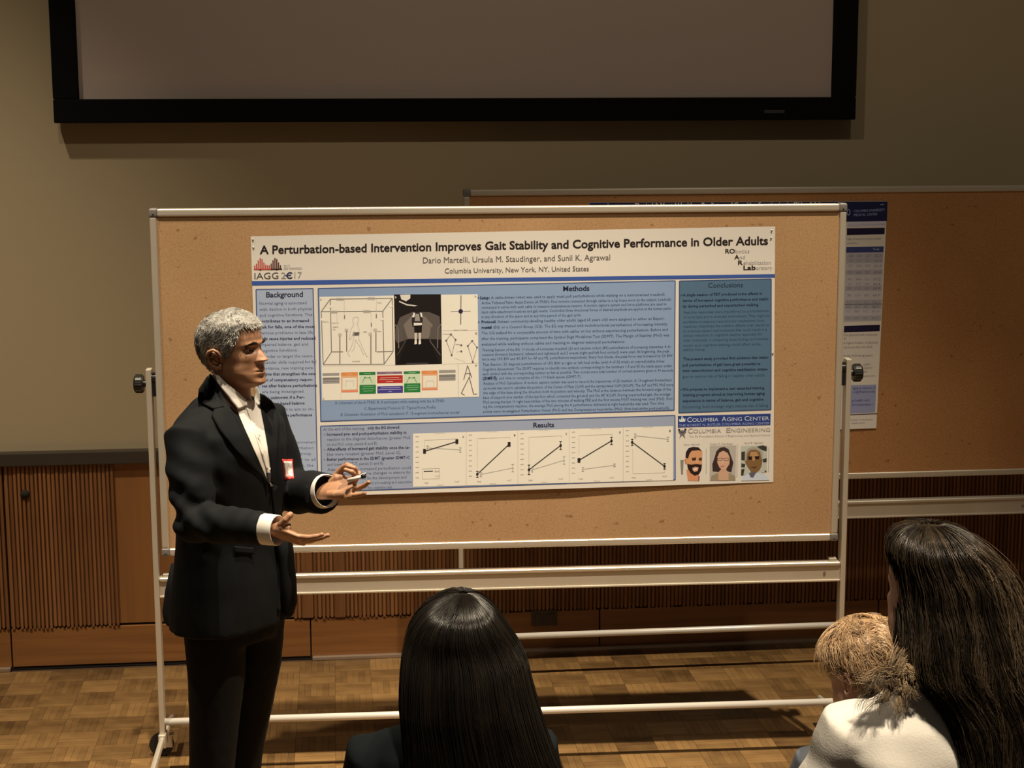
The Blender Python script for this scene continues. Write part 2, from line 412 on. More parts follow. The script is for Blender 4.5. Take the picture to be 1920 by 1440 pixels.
    for sx in (-1, 1):
        bm = bmesh.new(); cyl(bm, (sx*(h-0.045), 0.003, rail_b+0.035), (sx*(h-0.045), 0.007, rail_b+0.035), 0.005, seg=12)
        bm_link('rivet', bm, m_capgrey, rl)
        bm = bmesh.new(); box(bm, sx*(h-0.012)-0.014, sx*(h-0.012)+0.014, 0.008, 0.034, rail_t, rail_t+0.012, 0.003)
        bm_link('lug', bm, m_alu, rl)
    bm = bmesh.new(); cyl(bm, (-e, 0.022, bar_z), (e, 0.022, bar_z), 0.0135, seg=24)
    o = bm_link('bottom_tube', bm, m_tube, t, True)
    return t
A1 = -0.0289
BX, BY, BW = -0.6369, 5.9525, 2.46
board1 = rolling_board('rolling_cork_board', BX, BY, A1, BW, 0.7395+DZ, 1.9764+DZ, 0.658+DZ, 0.583+DZ, 0.110+DZ, 1.415+DZ, 1.362+DZ, m_cork, 0.36, 0.28,
    'front cork board on a wheeled aluminium stand, behind the man in the black suit', 'rolling cork boards')
B2Y = 6.84; K2 = B2Y/6.68; B2X = 0.512*K2
def Z2(z): return CAMH-(OLD-z)*K2
board2 = rolling_board('rolling_cork_board', B2X, B2Y, 0.0, 2.46, Z2(0.787), Z2(1.999), Z2(0.692), Z2(0.617), Z2(0.152), Z2(1.42), Z2(1.37), m_cork_dark, 0.34, 0.26,
    'rear dark cork board on a wheeled stand, half hidden behind the front board', 'rolling cork boards')

# ---------------------------------------------------------------- printed posters
class Surface:
    """a sheet pinned to a board; every print vertex is laid on the curved sheet"""
    def __init__(s, O, a, fn, ztop, zbot, u0, u1):
        s.O = np.array(O, float); s.eu = np.array([math.cos(a), math.sin(a), 0.0]); s.n = np.array([math.sin(a), -math.cos(a), 0.0])
        s.fn = fn; s.ztop, s.zbot, s.u0, s.u1 = ztop, zbot, u0, u1
    def off(s, u, z):
        uu = min(max((u-s.u0)/(s.u1-s.u0), 0), 1); vv = min(max((s.ztop-z)/(s.ztop-s.zbot), 0), 1)
        return s.fn(uu, vv)
    def at(s, px, py, lift=0.0):
        v = ray(px, py); w = 0.0
        for _ in range(4):
            t = (w - (CAMP-s.O)@s.n)/(v@s.n); P = CAMP+v*t
            w = s.off((P-s.O)@s.eu, P[2]) + lift
        return P
def ink(r, g, b, ref=(216, 204, 190)):
    L, R = s2l((r, g, b)), s2l(ref)
    return tuple(min(0.85, 0.72*a/q) for a, q in zip(L, R))
TXT = {}
def glyphs(s, bold, res):
    k = (s, bold, res)
    if k in TXT: return TXT[k]
    cu_ = bpy.data.curves.new('t', 'FONT'); cu_.body = s; cu_.size = 1.0; cu_.resolution_u = res; cu_.fill_mode = 'FRONT'
    cu_.offset = 0.022 if bold else 0.0
    ob = bpy.data.objects.new('t', cu_); me = ob.to_mesh()
    V = np.array([(v.co.x, v.co.y) for v in me.vertices]) if len(me.vertices) else np.zeros((0, 2))
    P = [tuple(p.vertices) for p in me.polygons]
    ob.to_mesh_clear(); bpy.data.objects.remove(ob); bpy.data.curves.remove(cu_)
    TXT[k] = (V, P); return V, P
class Print:
    def __init__(s, surf, name, parent, base=1):
        s.S, s.name, s.parent, s.base = surf, name, parent, base; s.V, s.F, s.C = [], [], []
    def poly(s, pts, color, layer=0):
        n = len(s.V); lift = 0.00025+0.00013*(s.base+layer)
        s.V += [tuple(s.S.at(x, y, lift)) for x, y in pts]
        s.F.append(tuple(range(n, n+len(pts)))); s.C.append(color)
    def quad(s, tl, tr, br, bl, color, layer=0, n=8, m=3):
        g = [[(tl[0]*(1-i/n)*(1-j/m)+tr[0]*(i/n)*(1-j/m)+bl[0]*(1-i/n)*(j/m)+br[0]*(i/n)*(j/m),
               tl[1]*(1-i/n)*(1-j/m)+tr[1]*(i/n)*(1-j/m)+bl[1]*(1-i/n)*(j/m)+br[1]*(i/n)*(j/m)) for i in range(n+1)] for j in range(m+1)]
        for j in range(m):
            for i in range(n): s.poly([g[j][i], g[j][i+1], g[j+1][i+1], g[j+1][i]], color, layer)
    def line(s, a, b, w, color, layer=2):
        dx, dy = b[0]-a[0], b[1]-a[1]; L = math.hypot(dx, dy) or 1; nx, ny = -dy/L*w/2, dx/L*w/2
        k = max(1, int(L/30))
        for i in range(k):
            p, q = (a[0]+dx*i/k, a[1]+dy*i/k), (a[0]+dx*(i+1)/k, a[1]+dy*(i+1)/k)
            s.poly([(p[0]+nx, p[1]+ny), (q[0]+nx, q[1]+ny), (q[0]-nx, q[1]-ny), (p[0]-nx, p[1]-ny)], color, layer)
    def path(s, pts, w, color, layer=2):
        for a, b in zip(pts, pts[1:]): s.line(a, b, w, color, layer)
    def frame(s, tl, tr, br, bl, w, color, layer=1):
        for a, b in ((tl, tr), (tr, br), (br, bl), (bl, tl)): s.line(a, b, w, color, layer)
    def disc(s, c, rx, ry, color, layer=2, n=14, a0=0, a1=2*math.pi):
        s.poly([(c[0]+rx*math.cos(a0+(a1-a0)*k/n), c[1]+ry*math.sin(a0+(a1-a0)*k/n)) for k in range(n)], color, layer)
    def text(s, body, x0, y0, x1, y1, h, color, bold=False, layer=2, res=2):
        """baseline (x0,y0)->(x1,y1); h = cap height"""
        V, P = glyphs(body, bold, res)
        if not len(V): return
        w = V[:, 0].max()-V[:, 0].min(); mn = V[:, 0].min(); n = len(s.V); lift = 0.00025+0.00013*(s.base+layer)
        sl = (y1-y0)/max(x1-x0, 1e-6)
        for vx, vy in V:
            t = (vx-mn)/w; x = x0+(x1-x0)*t; s.V.append(tuple(s.S.at(x, y0+(x-x0)*sl - vy*h/0.70, lift)))
        for p in P: s.F.append(tuple(n+i for i in p)); s.C.append(color)
    def build(s, label=None):
        me = bpy.data.meshes.new(s.name); me.from_pydata(s.V, [], s.F)
        ca = me.color_attributes.new('ink', 'FLOAT_COLOR', 'CORNER')
        buf = []
        for f, c in zip(s.F, s.C): buf += [c[0], c[1], c[2], 1.0]*len(f)
        ca.data.foreach_set('color', buf)
        # all print faces look outwards
        me.update()
        fl = [p.index for p in me.polygons if np.dot(np.array(p.normal), s.S.n) < 0]
        if fl:
            b = bmesh.new(); b.from_mesh(me); b.faces.ensure_lookup_table()
            bmesh.ops.reverse_faces(b, faces=[b.faces[i] for i in fl]); b.to_mesh(me); b.free()
        o = link(s.name, me, m_ink, None); o.parent = s.parent
        o.matrix_parent_inverse = s.parent.matrix_world.inverted()
        if label: o['label'] = label
        return o
def sheet(surf, tl, tr, br, bl, parent, n=48, m=24):
    V, F_ = [], []
    for j in range(m+1):
        for i in range(n+1):
            a, b = i/n, j/m
            x = (tl[0]*(1-a)+tr[0]*a)*(1-b)+(bl[0]*(1-a)+br[0]*a)*b
            y = (tl[1]*(1-a)+tr[1]*a)*(1-b)+(bl[1]*(1-a)+br[1]*a)*b
            V.append(tuple(surf.at(x, y, 0.0)))
    for j in range(m):
        for i in range(n): k = j*(n+1)+i; F_.append((k, k+n+1, k+n+2, k+1))
    me = bpy.data.meshes.new('paper_sheet'); me.from_pydata(V, [], F_)
    o = link('paper_sheet', me, m_paper, None, True); o.parent = parent; o.matrix_parent_inverse = parent.matrix_world.inverted()
    return o
def curl1(u, v):
    prof = min(1.0, (1-u)/0.40)**1.3
    return -0.0058 + 0.0095*(v**2.2)*prof + 0.0030*max(0.0, 1-v/0.11)**1.6 + 0.0008*math.sin(u*17+v*3)*v*(1-v)
S1 = Surface((BX, BY, 0), A1, curl1, 1.900+DZ, 0.955+DZ, 0.352, 2.207)
poster1 = empty('research_poster', (BX+math.cos(A1)*1.28, BY+math.sin(A1)*1.28-0.01, 0.95+DZ), A1,
    'wide blue and white research poster about gait stability pinned to the front board', 'poster')
bpy.context.view_layer.update()
TL, TR, BR, BL_ = (470, 443), (1453.5, 424.5), (1450, 904), (486, 934)
sheet(S1, TL, TR, BR, BL_, poster1)
INKK, DK, GR, LG = ink(38, 30, 30), ink(60, 58, 66), ink(110, 104, 104), ink(165, 155, 150)
def lerp(a, b, t): return a+(b-a)*t
# header
P = Print(S1, 'title_lettering', poster1)
P.text('A Perturbation-based Intervention Improves Gait Stability and Cognitive Performance in Older Adults', 487, 476, 1440, 458.5, 15.5, INKK, True, res=3)
P.text('Dario Martelli, Ursula M. Staudinger, and Sunil K. Agrawal', 793, 493.5, 1144, 487.5, 11, ink(95, 85, 80), False, res=3)
P.text('Columbia University, New York, NY, United States', 834, 512.5, 1104, 508, 9.5, ink(95, 85, 80), False, res=3)
P.build('black and grey title lettering')
P = Print(S1, 'conference_logo', poster1)
hts = [7, 10, 16, 20, 18, 12, 8, 7, 7, 10, 16, 20, 18, 12, 7]
for k, hh in enumerate(hts):
    x = 477.5+k*3.45; c = ink(180, 75, 62) if k < 9 else ink(70+6*(14-k), 42, 36)
    P.line((x, 505-k*0.03), (x, 505-k*0.03-hh*1.05), 2.3, c)
P.line((476, 505), (508, 505), 2.2, ink(185, 72, 60)); P.line((508, 505), (529, 504.5), 2.2, ink(50, 32, 28))
P.disc((488, 506), 2, 1.3, ink(90, 40, 36)); P.disc((519, 505.6), 2, 1.3, ink(40, 28, 24))
P.text('IAGG', 477, 523.5, 522, 522.5, 12, ink(80, 74, 72), False, res=3)
P.text('2', 527, 522.5, 536, 522.5, 12, ink(150, 142, 136), False, res=3)
P.text('C', 537, 522.5, 548, 522, 12, ink(45, 52, 88), True, res=3)
P.line((535, 516.5), (546, 515.8), 2.0, ink(45, 52, 88), 3)
P.text('17', 552, 522, 566, 521.5, 12, ink(150, 142, 136), False, res=3)
P.text('2017', 532, 500.5, 543, 500.3, 4, ink(150, 140, 135)); P.text('SAN FRANCISCO', 532, 505.5, 566, 505, 4, ink(140, 130, 125))
P.build('red and black skyline logo above dark letters')
P = Print(S1, 'laboratory_logo', poster1)
for big, sm, x0, x1, x2, y in (('RO', 'botics', 1360, 1378, 1405, 475), ('A', 'nd', 1377, 1386, 1397, 486), ('R', 'ehabilitation', 1384, 1393, 1445, 496.5), ('Lab', 'oratory', 1394, 1417, 1448, 506)):
    P.text(big, x0, y, x1, y-0.3, 8.2, INKK, True, res=3); P.text(sm, x1+1, y-0.3, x2, y-0.8, 7.4, ink(165, 156, 150), False)
P.build('stepped black and grey lettering')
P = Print(S1, 'header_stripe', poster1)
P.quad((472, 527), (1453, 514.0), (1453, 520.5), (472.5, 535.5), ink(58, 84, 148), 0, 16, 1); P.build('blue stripe')
def panel(name, tl, tr, br, bl, fill, edge, n=12, m=8, wd=2.0):
    P = Print(S1, name, poster1); P.quad(tl, tr, br, bl, fill, 0, n, m); P.frame(tl, tr, br, bl, wd, edge, 1); return P
EDG = ink(72, 88, 128)
# background column
P = panel('background_section', (480, 543), (587, 541), (596, 916), (488, 921), ink(163, 170, 188), EDG)
P.text('Background', 499, 557.5, 568, 556.5, 10, ink(40, 40, 62), True, res=3)
bt = [('Normal aging is associated', 0), ('with decline in both physical', 0), ('and cognitive functions. This', 0), ('contributes to an increased', 1), ('risk for falls, one of the most', 1),
      ('serious problems in late life', 0), ('Falls cause injuries and reduced', 1), ('impaired balance, gait and', 0), ('cognitive functions.', 0), ('In order to target the neuro-', 0),
      ('muscular skills required for fall', 0), ('avoidance, new training para-', 0), ('digms that strengthen the con-', 1), ('trol of compensatory respon-', 1), ('ses after balance perturbations', 1),
      ('are being investigated.', 0), ('It is unknown if a Per-', 1), ('turbation-based balance', 1), ('training leads to aim to im-', 0), ('prove cognitive performance', 1)]
for k, (s_, b_) in enumerate(bt):
    y = 571.5+k*11.05; sh_ = k*0.38
    xe = 487+min(100, len(s_)*3.3)
    P.text(s_, 486+sh_, y, xe+sh_+2, y-1.2, 5.6, ink(58, 60, 86) if b_ else ink(92, 98, 124), bool(b_), res=1)
for k, s_ in enumerate(['hypothesized that improvement', 'of gait after perturbation', 'in the treatment group', 'would carry over to all', 'the cognitive tasks, the', 'daily function']):
    P.text(s_, 494, 832+k*10.9, 592-(k % 3)*4, 831+k*10.9, 5.2, ink(104, 110, 136), False, res=1)
P.build('pale blue column headed Background')
# methods
P = panel('methods_section', (596.5, 541), (1266, 526.5), (1264, 769), (601.5, 790), ink(132, 150, 178), EDG, 20, 10)
P.text('Methods', 1056, 546, 1105, 545, 9.5, ink(26, 30, 52), True, res=3)
mt = [('Setup: A cable-driven robot was used to apply waist pull perturbations while walking on a instrumented treadmill.', 900, 1247, 1), ('Active Tethered Pelvic Assist Device (A-TPAD): Four motors connected through cables to a hip brace worn by the subject. Loadcells', 903, 1258, 0),
      ('connected in series with each cable to measure instantaneous tension. A motion capture system and force platforms are used to', 903, 1250, 0), ('input cable attachment locations and gait events. Controlled three directional forces of desired amplitude are applied at the human pelvis', 903, 1258, 0),
      ('in any direction of the space and at any time period of the gait cycle.', 903, 1090, 0), ('Protocol: Sixteen community-dwelling healthy older adults (aged 65 years old) were assigned to either an Experi-', 903, 1246, 1),
      ('mental (EG) or a Control Group (CG). The EG was trained with multidirectional perturbations of increasing intensity.', 903, 1252, 1), ('The CG walked for a comparable amount of time with cables on but without experiencing perturbations. Before and', 903, 1252, 0),
      ('after the training, participants completed the Symbol Digit Modalities Test (SDMT). The Margin of Stability (MoS) was', 903, 1255, 0), ('evaluated while walking without cables and reacting to diagonal waist-pull perturbations.', 903, 1172, 0),
      ('Training Session of the EG: 10 blocks of 6-minutes treadmill (20 and random order) (8%) perturbations of increasing intensities. 4 di-', 904, 1258, 0), ('rections (forward, backward, leftward and rightward) and 2 events (right and left foot contact) were used. At beginning, the peak', 904, 1255, 0),
      ('force was 10% BW and 4% BW for AP and ML perturbations respectively. Every four blocks, the peak force was increased by 2% BW.', 904, 1262, 0), ('Test Session: 32 diagonal perturbations of 15% BW at right or left heel strike (with 4 of 32 trials) at unpredictable times.', 905, 1247, 0),
      ('Cognitive Assessment: The SDMT requires to identify nine symbols corresponding to the numbers 1-9 and fill the blank space under', 905, 1260, 0), ('each symbol with the corresponding number as fast as possible. Two scores were total number of correct answers given in 90 seconds', 905, 1262, 0),
      ('(SDMT-T), and time to complete all the 110 blank spaces (SDMT-T).', 905, 1090, 1), ('Analysis of MoS Calculation: A motion capture system was used to record the trajectories of 23 markers. A 13-segment biomechani-', 906, 1260, 0),
      ('cal model was used to calculate the position of the Center of Mass (CoM) and the extrapolated CoM (XCoM). The A/P and M/L MoS were', 906, 1262, 0), ('the edge of the base along the direction both its position and velocity. The MoS is the distance between the forward edge of the', 906, 1258, 0),
      ('base of support (toe marker of the last foot which contacted the ground) and the AP XCoM. During unperturbed gait, the average', 906, 1257, 0), ('MoS among the last 10 right heel-strikes of the two minutes of walking PRE and the first minute POST training was used (MoS). Dur-', 906, 1262, 0),
      ('ing the compensatory reaction, the average MoS among the 4 perturbations delivered at right heel-strike was used. Two time', 906, 1245, 0), ('points were investigated: Perturbation Onset (MoS) and the Compensatory heel-strike (MoS) (first heel-strike post-perturb).', 906, 1256, 0)]
ys = [0, 9.5, 18, 26.5, 35.5, 45, 55.5, 66, 76.5, 87, 98, 106.5, 115, 125, 134, 142.5, 151, 160.5, 169.5, 178, 187, 195.5, 204, 213]
for (s_, a, b_, bo), dy in zip(mt, ys):
    y = 561+dy*1.0; sl = -0.0195+0.00003*0
    P.text(s_, a, y, b_, y+(b_-a)*sl, 5.3, ink(52, 62, 92), False, res=1)
    if bo: P.text(s_.split()[0], a, y+0.2, a+len(s_.split()[0])*3.0, y-0.4, 5.6, ink(28, 34, 60), True, layer=3, res=1)
P.disc((897, 558.5), 1.3, 1.3, ink(30, 36, 60)); P.disc((897.5, 604), 1.3, 1.3, ink(30, 36, 60))
for s_, a, b_, y in (('A: Schematic of the A-TPAD; B: A participant while walking with the A-TPAD', 628, 833, 759), ('C: Experimental Protocol; D: Typical Force Profile', 683, 817, 769.5), ('E: Schematic illustration of MoS calculation; F: 13-segment biomechanical model', 639, 861, 781)):
    P.text(s_, a, y-1, b_, y-1-(b_-a)*0.02, 5.4, ink(70, 84, 120), False, res=1)
P.build('mid blue block headed Methods')
# figure panel
CR = ink(228, 216, 198); LN = ink(126, 116, 108); L2 = ink(186, 176, 164)
P = Print(S1, 'methods_figure', poster1, base=4)
P.quad((599, 556.5), (895.5, 551.5), (898, 744), (604, 751), CR, 0, 10, 5)
def fx(a, b): return (595+a*310/1920.0, 540+b*220/1363.0)   # figure coordinates on the print
def L(a, b, w=1.6, c=LN, l=1): P.line(fx(*a), fx(*b), w, c, l)
for a, b in (((150, 130), (870, 120)), ((45, 275), (760, 270)), ((150, 130), (45, 275)), ((870, 120), (760, 270)), ((45, 275), (68, 890)), ((150, 130), (165, 742)),
             ((760, 270), (775, 885)), ((870, 120), (880, 738)), ((165, 742), (300, 742)), ((690, 742), (880, 738)), ((165, 742), (68, 890)), ((880, 738), (775, 885)), ((68, 890), (775, 885))): L(a, b)
for x, y0, y1 in ((262, 560, 885), (340, 500, 740), (622, 550, 885), (680, 510, 742)): L((x, y0), (x, y1), 2.0)
for x, y in ((262, 545), (338, 492), (615, 538), (672, 490)): P.quad(fx(x-20, y-18), fx(x+20, y-18), fx(x+20, y+18), fx(x-20, y+18), L2, 1, 1, 1)
for x, y in ((262, 130), (625, 122), (190, 278), (575, 272)):
    P.quad(fx(x-42, y-16), fx(x+42, y-16), fx(x+42, y+16), fx(x-42, y+16), L2, 2, 1, 1); L((x-42, y), (x+42, y), 0.8, LN, 3)
for x, y in ((160, 215), (855, 210), (55, 365), (750, 360)): P.disc(fx(x, y), 3, 2.6, ink(236, 226, 210), 3); 
for x, y0, y1 in ((312, 140, 360), (685, 130, 350), (228, 280, 400), (625, 275, 520)): L((x, y0), (x, y1), 0.6, L2)
for x, y in ((316, 330), (685, 320), (628, 420)): L((x, y-15), (x, y+30), 1.6, ink(90, 84, 84), 2)
for a in ((62, 402, 130, 'motors'), (170, 415, 245, 'load cell'), (180, 460, 245, 'cable'), (180, 490, 210, 'pulley'), (530, 520, 580, 'X'), (695, 512, 740, 'force'), (700, 180, 745, 'frame'), (405, 860, 495, 'treadmill')):
    P.text(a[3], *fx(a[0], a[1]), *fx(a[2], a[1]), 3.0, LN, False, layer=2, res=1)
# walking figure outline with belt
wf = [(445, 335), (478, 345), (480, 385), (462, 412), (480, 460), (488, 520), (480, 590), (530, 700), (570, 790), (590, 800)]
P.path([fx(*q) for q in wf], 0.9, L2); P.path([fx(*q) for q in [(445, 335), (412, 355), (412, 400), (425, 420), (390, 480), (368, 590), (385, 600), (425, 500), (425, 580), (395, 690), (350, 760), (380, 800)]], 0.9, L2)
P.path([fx(*q) for q in [(445, 600), (430, 700), (400, 740)]], 0.9, L2); P.path([fx(*q) for q in [(445, 600), (500, 690), (540, 780)]], 0.9, L2)
P.quad(fx(415, 515), fx(487, 512), fx(487, 550), fx(415, 555), ink(96, 88, 86), 2, 1, 1)
# photograph on the print: subject from behind on a treadmill
B0 = ink(26, 20, 20)
P.quad(fx(890, 75), fx(1435, 72), fx(1448, 882), fx(905, 897), B0, 1, 3, 4)
P.poly([fx(*q) for q in ((905, 480), (960, 340), (1100, 280), (1300, 280), (1420, 330), (1440, 600), (1290, 590), (1060, 590), (930, 640), (905, 600))], ink(88, 78, 72), 2)
P.poly([fx(*q) for q in ((1000, 430), (1090, 330), (1250, 330), (1340, 430), (1290, 590), (1050, 590))], ink(118, 106, 96), 3)
P.poly([fx(*q) for q in ((960, 80), (1080, 76), (1080, 120), (1030, 155), (975, 130))], ink(215, 205, 190), 2)
P.path([fx(*q) for q in ((950, 155), (1040, 195), (1160, 210))], 2.4, ink(210, 200, 188), 3)
P.disc(fx(1152, 235), 4, 5, ink(30, 24, 24), 4); P.poly([fx(*q) for q in ((1095, 380), (1110, 290), (1150, 275), (1215, 285), (1225, 370), (1215, 450), (1105, 450))], ink(40, 34, 34), 4)
P.poly([fx(*q) for q in ((1098, 340), (1118, 285), (1135, 290), (1128, 340))], ink(225, 215, 205), 5); P.poly([fx(*q) for q in ((1190, 285), (1215, 290), (1222, 345), (1200, 330))], ink(225, 215, 205), 5)
P.poly([fx(*q) for q in ((1140, 300), (1180, 300), (1195, 385), (1130, 385))], ink(150, 138, 128), 5)
P.quad(fx(1120, 405), fx(1215, 405), fx(1215, 432), fx(1120, 436), ink(222, 212, 200), 5, 1, 1)
P.quad(fx(1122, 436), fx(1215, 432), fx(1212, 520), fx(1128, 522), ink(20, 15, 16), 5, 1, 1)
for x in (1143, 1190): P.poly([fx(x-14, 520), fx(x+14, 520), fx(x+10, 640), fx(x-12, 645)], ink(200, 188, 172), 5); P.poly([fx(x-12, 610), fx(x+12, 610), fx(x+14, 650), fx(x-16, 655)], ink(235, 228, 218), 6)
P.poly([fx(*q) for q in ((1050, 600), (1300, 598), (1420, 880), (930, 893))], ink(14, 11, 12), 4)
P.path([fx(*q) for q in ((905, 425), (940, 480), (945, 700))], 1.6, ink(120, 110, 104), 5); P.path([fx(*q) for q in ((1435, 420), (1400, 470), (1395, 700))], 1.6, ink(120, 110, 104), 5)
P.path([fx(*q) for q in ((930, 780), (1020, 620), (1000, 460))], 1.4, ink(80, 72, 70), 5); P.path([fx(*q) for q in ((1430, 780), (1310, 620), (1320, 450))], 1.8, ink(92, 82, 80), 5)
P.line(fx(1030, 878), fx(1290, 872), 1.5, ink(70, 66, 70), 5)
P.text('B', *fx(903, 120), *fx(920, 120), 4, ink(200, 190, 180), True, layer=5, res=1)
# force profile, gait polygons, stick figure
L((1668, 85), (1664, 425), 2.0); L((1550, 275), (1780, 268), 1.2); P.disc(fx(1665, 270), 4.2, 4.2, ink(40, 34, 66), 3)
L((1450, 497), (1862, 490), 0.8, L2); L((1580, 492), (1745, 490), 1.4)
pg = [(1552, 538), (1497, 610), (1560, 780), (1605, 600), (1552, 538)]; P.path([fx(*q) for q in pg], 0.9, LN)
pg2 = [(1798, 615), (1748, 672), (1805, 860), (1855, 690), (1798, 615)]; P.path([fx(*q) for q in pg2], 0.9, LN)
L((1455, 535), (1552, 538), 0.9); L((1605, 655), (1672, 662), 0.9); L((1615, 745), (1670, 735), 0.8, L2); L((1590, 815), (1720, 860), 0.6, L2)
for q in pg[:4]+pg2[:4]+[(1672, 665), (1672, 735)]: P.disc(fx(*q), 1.9, 1.9, ink(96, 90, 90), 3, 8)
L((1450, 885), (1868, 872), 0.7, L2); L((1635, 885), (1640, 1262), 0.9, L2); L((60, 908), (905, 897), 0.6, L2)
for a in (('A', 42, 145), ('D', 1838, 110), ('E', 1845, 540), ('F', 1845, 915), ('C', 72, 1300)): P.text(a[0], *fx(a[1]-10, a[2]), *fx(a[1]+10, a[2]), 3.6, LN, True, layer=2, res=1)
sk = ink(104, 96, 92)
for q in ([(1745, 900), (1775, 990), (1765, 1035), (1672, 1222)], [(1765, 1035), (1815, 1235)], [(1745, 900), (1700, 1065)], [(1775, 990), (1720, 995)], [(1775, 990), (1795, 1045)], [(1672, 1222), (1710, 1245)], [(1815, 1235), (1855, 1230)]): P.path([fx(*w) for w in q], 1.5, sk)
# protocol boxes
def bx(a, b, c, d, col, l=1): P.quad(fx(a, b), fx(c, b-(c-a)*0.022), fx(c, d-(c-a)*0.022), fx(a, d), col, l, 1, 1)
G1, G2 = ink(150, 143, 136), ink(122, 116, 112); OR = ink(208, 140, 92); GN = ink(40, 116, 58); GL = ink(196, 206, 172)
bx(60, 990, 255, 1022, G1); bx(62, 1042, 258, 1112, G1); bx(64, 1045, 256, 1064, G2, 2); L((70, 1085), (250, 1082), 0.8, G2, 2)
bx(1412, 955, 1605, 988, G1); bx(1412, 1006, 1605, 1078, G1); bx(1414, 1010, 1603, 1035, G2, 2); L((1420, 1055), (1598, 1052), 0.8, G2, 2)
bx(275, 982, 470, 1020, ink(214, 132, 74)); bx(277, 1020, 472, 1213, ink(216, 160, 118)); bx(292, 1045, 458, 1182, ink(226, 214, 194), 2); bx(278, 1192, 472, 1212, ink(222, 132, 100), 2)
bx(1210, 962, 1395, 1000, ink(214, 132, 74)); bx(1212, 1000, 1398, 1187, ink(216, 160, 118)); bx(1228, 1020, 1385, 1157, ink(226, 214, 194), 2); bx(1213, 1168, 1398, 1187, ink(222, 132, 100), 2)
bx(486, 978, 675, 1012, GN); bx(490, 1015, 678, 1125, GL); bx(490, 1128, 680, 1232, GN)
bx(1003, 968, 1192, 1000, GN); bx(1006, 1003, 1194, 1110, GL); bx(1008, 1110, 1196, 1214, GN)
bx(692, 975, 985, 1004, ink(128, 96, 118)); bx(695, 1018, 992, 1108, ink(176, 44, 36)); bx(697, 1142, 995, 1225, ink(66, 58, 130))
for x in (490, 1006):
    P.path([fx(x+30, 1100), fx(x+60, 1045), fx(x+120, 1045), fx(x+150, 1100)], 0.8, GN, 2)
    for dx in (62, 118): P.disc(fx(x+dx, 1040), 1.5, 1.5, ink(70, 110, 70), 3, 8)
for x in (330, 1262): P.path([fx(x, 1150), fx(x+5, 1080), fx(x+90, 1078), fx(x+92, 1145)], 0.8, L2, 3)
WL = ink(214, 190, 180)
for y, a, b in ((1046, 730, 950), (1066, 715, 975), (1090, 800, 880)): L((a, y), (b, y-6), 0.9, WL, 2)
for y, a, b in ((1160, 735, 960), (1182, 710, 975), (1205, 825, 870)): L((a, y), (b, y-6), 0.9, ink(168, 160, 196), 2)
for x0 in (505, 1022):
    for y, a, b in ((1148, 20, 150), (1172, 10, 160), (1198, 30, 140)): L((x0+a, y-(0 if x0 < 900 else 14)), (x0+b, y-4-(0 if x0 < 900 else 14)), 0.8, ink(150, 196, 150), 2)
for a, b, y in ((540, 625, 995), (1060, 1140, 985)): L((a, y), (b, y-2), 0.9, ink(150, 200, 150), 2)
L((790, 988), (880, 986), 0.8, ink(180, 160, 170), 2); L((340, 1002), (410, 1000), 0.8, ink(235, 190, 150), 2); L((1280, 980), (1340, 978), 0.8, ink(235, 190, 150), 2)
for x in (272, 482, 1200): L((x, 1215), (x+2, 1290), 0.4, L2)
P.build('cream figure with cage drawing, dark photograph and coloured boxes')
# results
P = panel('results_section', (601, 799), (1265.5, 779), (1266, 899.5), (603.5, 922), ink(150, 156, 174), EDG, 20, 6)
P.text('Results', 1000, 801.5, 1039, 800.5, 9, ink(36, 38, 58), True, res=3)
rt_ = [('At the end of the training,', 606, 684, 807.5, 0), ('only the EG showed:', 689, 750, 805, 1), ('Increased pre- and post-perturbation stability in', 613, 762, 817, 1), ('reaction to the diagonal disturbances (greater MoS', 613, 769, 826.5, 0),
       ('on and MoS comp, panels A and B).', 613, 708, 836, 0), ('Aftereffects of increased gait stability once the ca-', 613, 768, 845, 1), ('bles were released (greater MoS, panel C).', 613, 752, 854.5, 0), ('Better performance in the SDMT (greater SDMT-C', 613, 768, 864, 1),
       ('and lower SDMT-T, panels D and E).', 614, 720, 873.5, 0), ('Adaptation to the increased perturbation could', 614, 770, 883, 0), ('lead to general reactive changes in stance by', 614, 770, 891.5, 0), ('followed by the development and', 660, 762, 899.5, 0),
       ('sensory processing and executive', 680, 772, 908, 0), ('of the cognitive test.', 682, 736, 917, 0)]
for s_, a, b_, y, bo in rt_: P.text(s_, a, y, b_, y-(b_-a)*0.025, 5.6, ink(56, 62, 88) if bo else ink(88, 96, 122), bool(bo), res=1)
for y in (815, 843.5, 862): P.line((607, y), (610, y), 1, ink(90, 96, 120))
P.build('grey blue block headed Results')
def chx(a, b): return (770+a*500/1920.0, 790+b*125/480.0)
edges = [(17, 400), (400, 772), (772, 1142), (1142, 1530), (1530, 1890)]
charts = [((100, 215), (333, 145), (122, 190), (357, 205), 9, 9), ((480, 380), (709, 165), (505, 382), (735, 335), 22, 8), ((852, 348), (1080, 173), (875, 348), (1105, 280), 34, 28), ((1212, 280), (1446, 140), (1240, 345), (1468, 315), 8, 26), ((1595, 150), (1828, 323), (1617, 103), (1852, 128), 22, 20)]
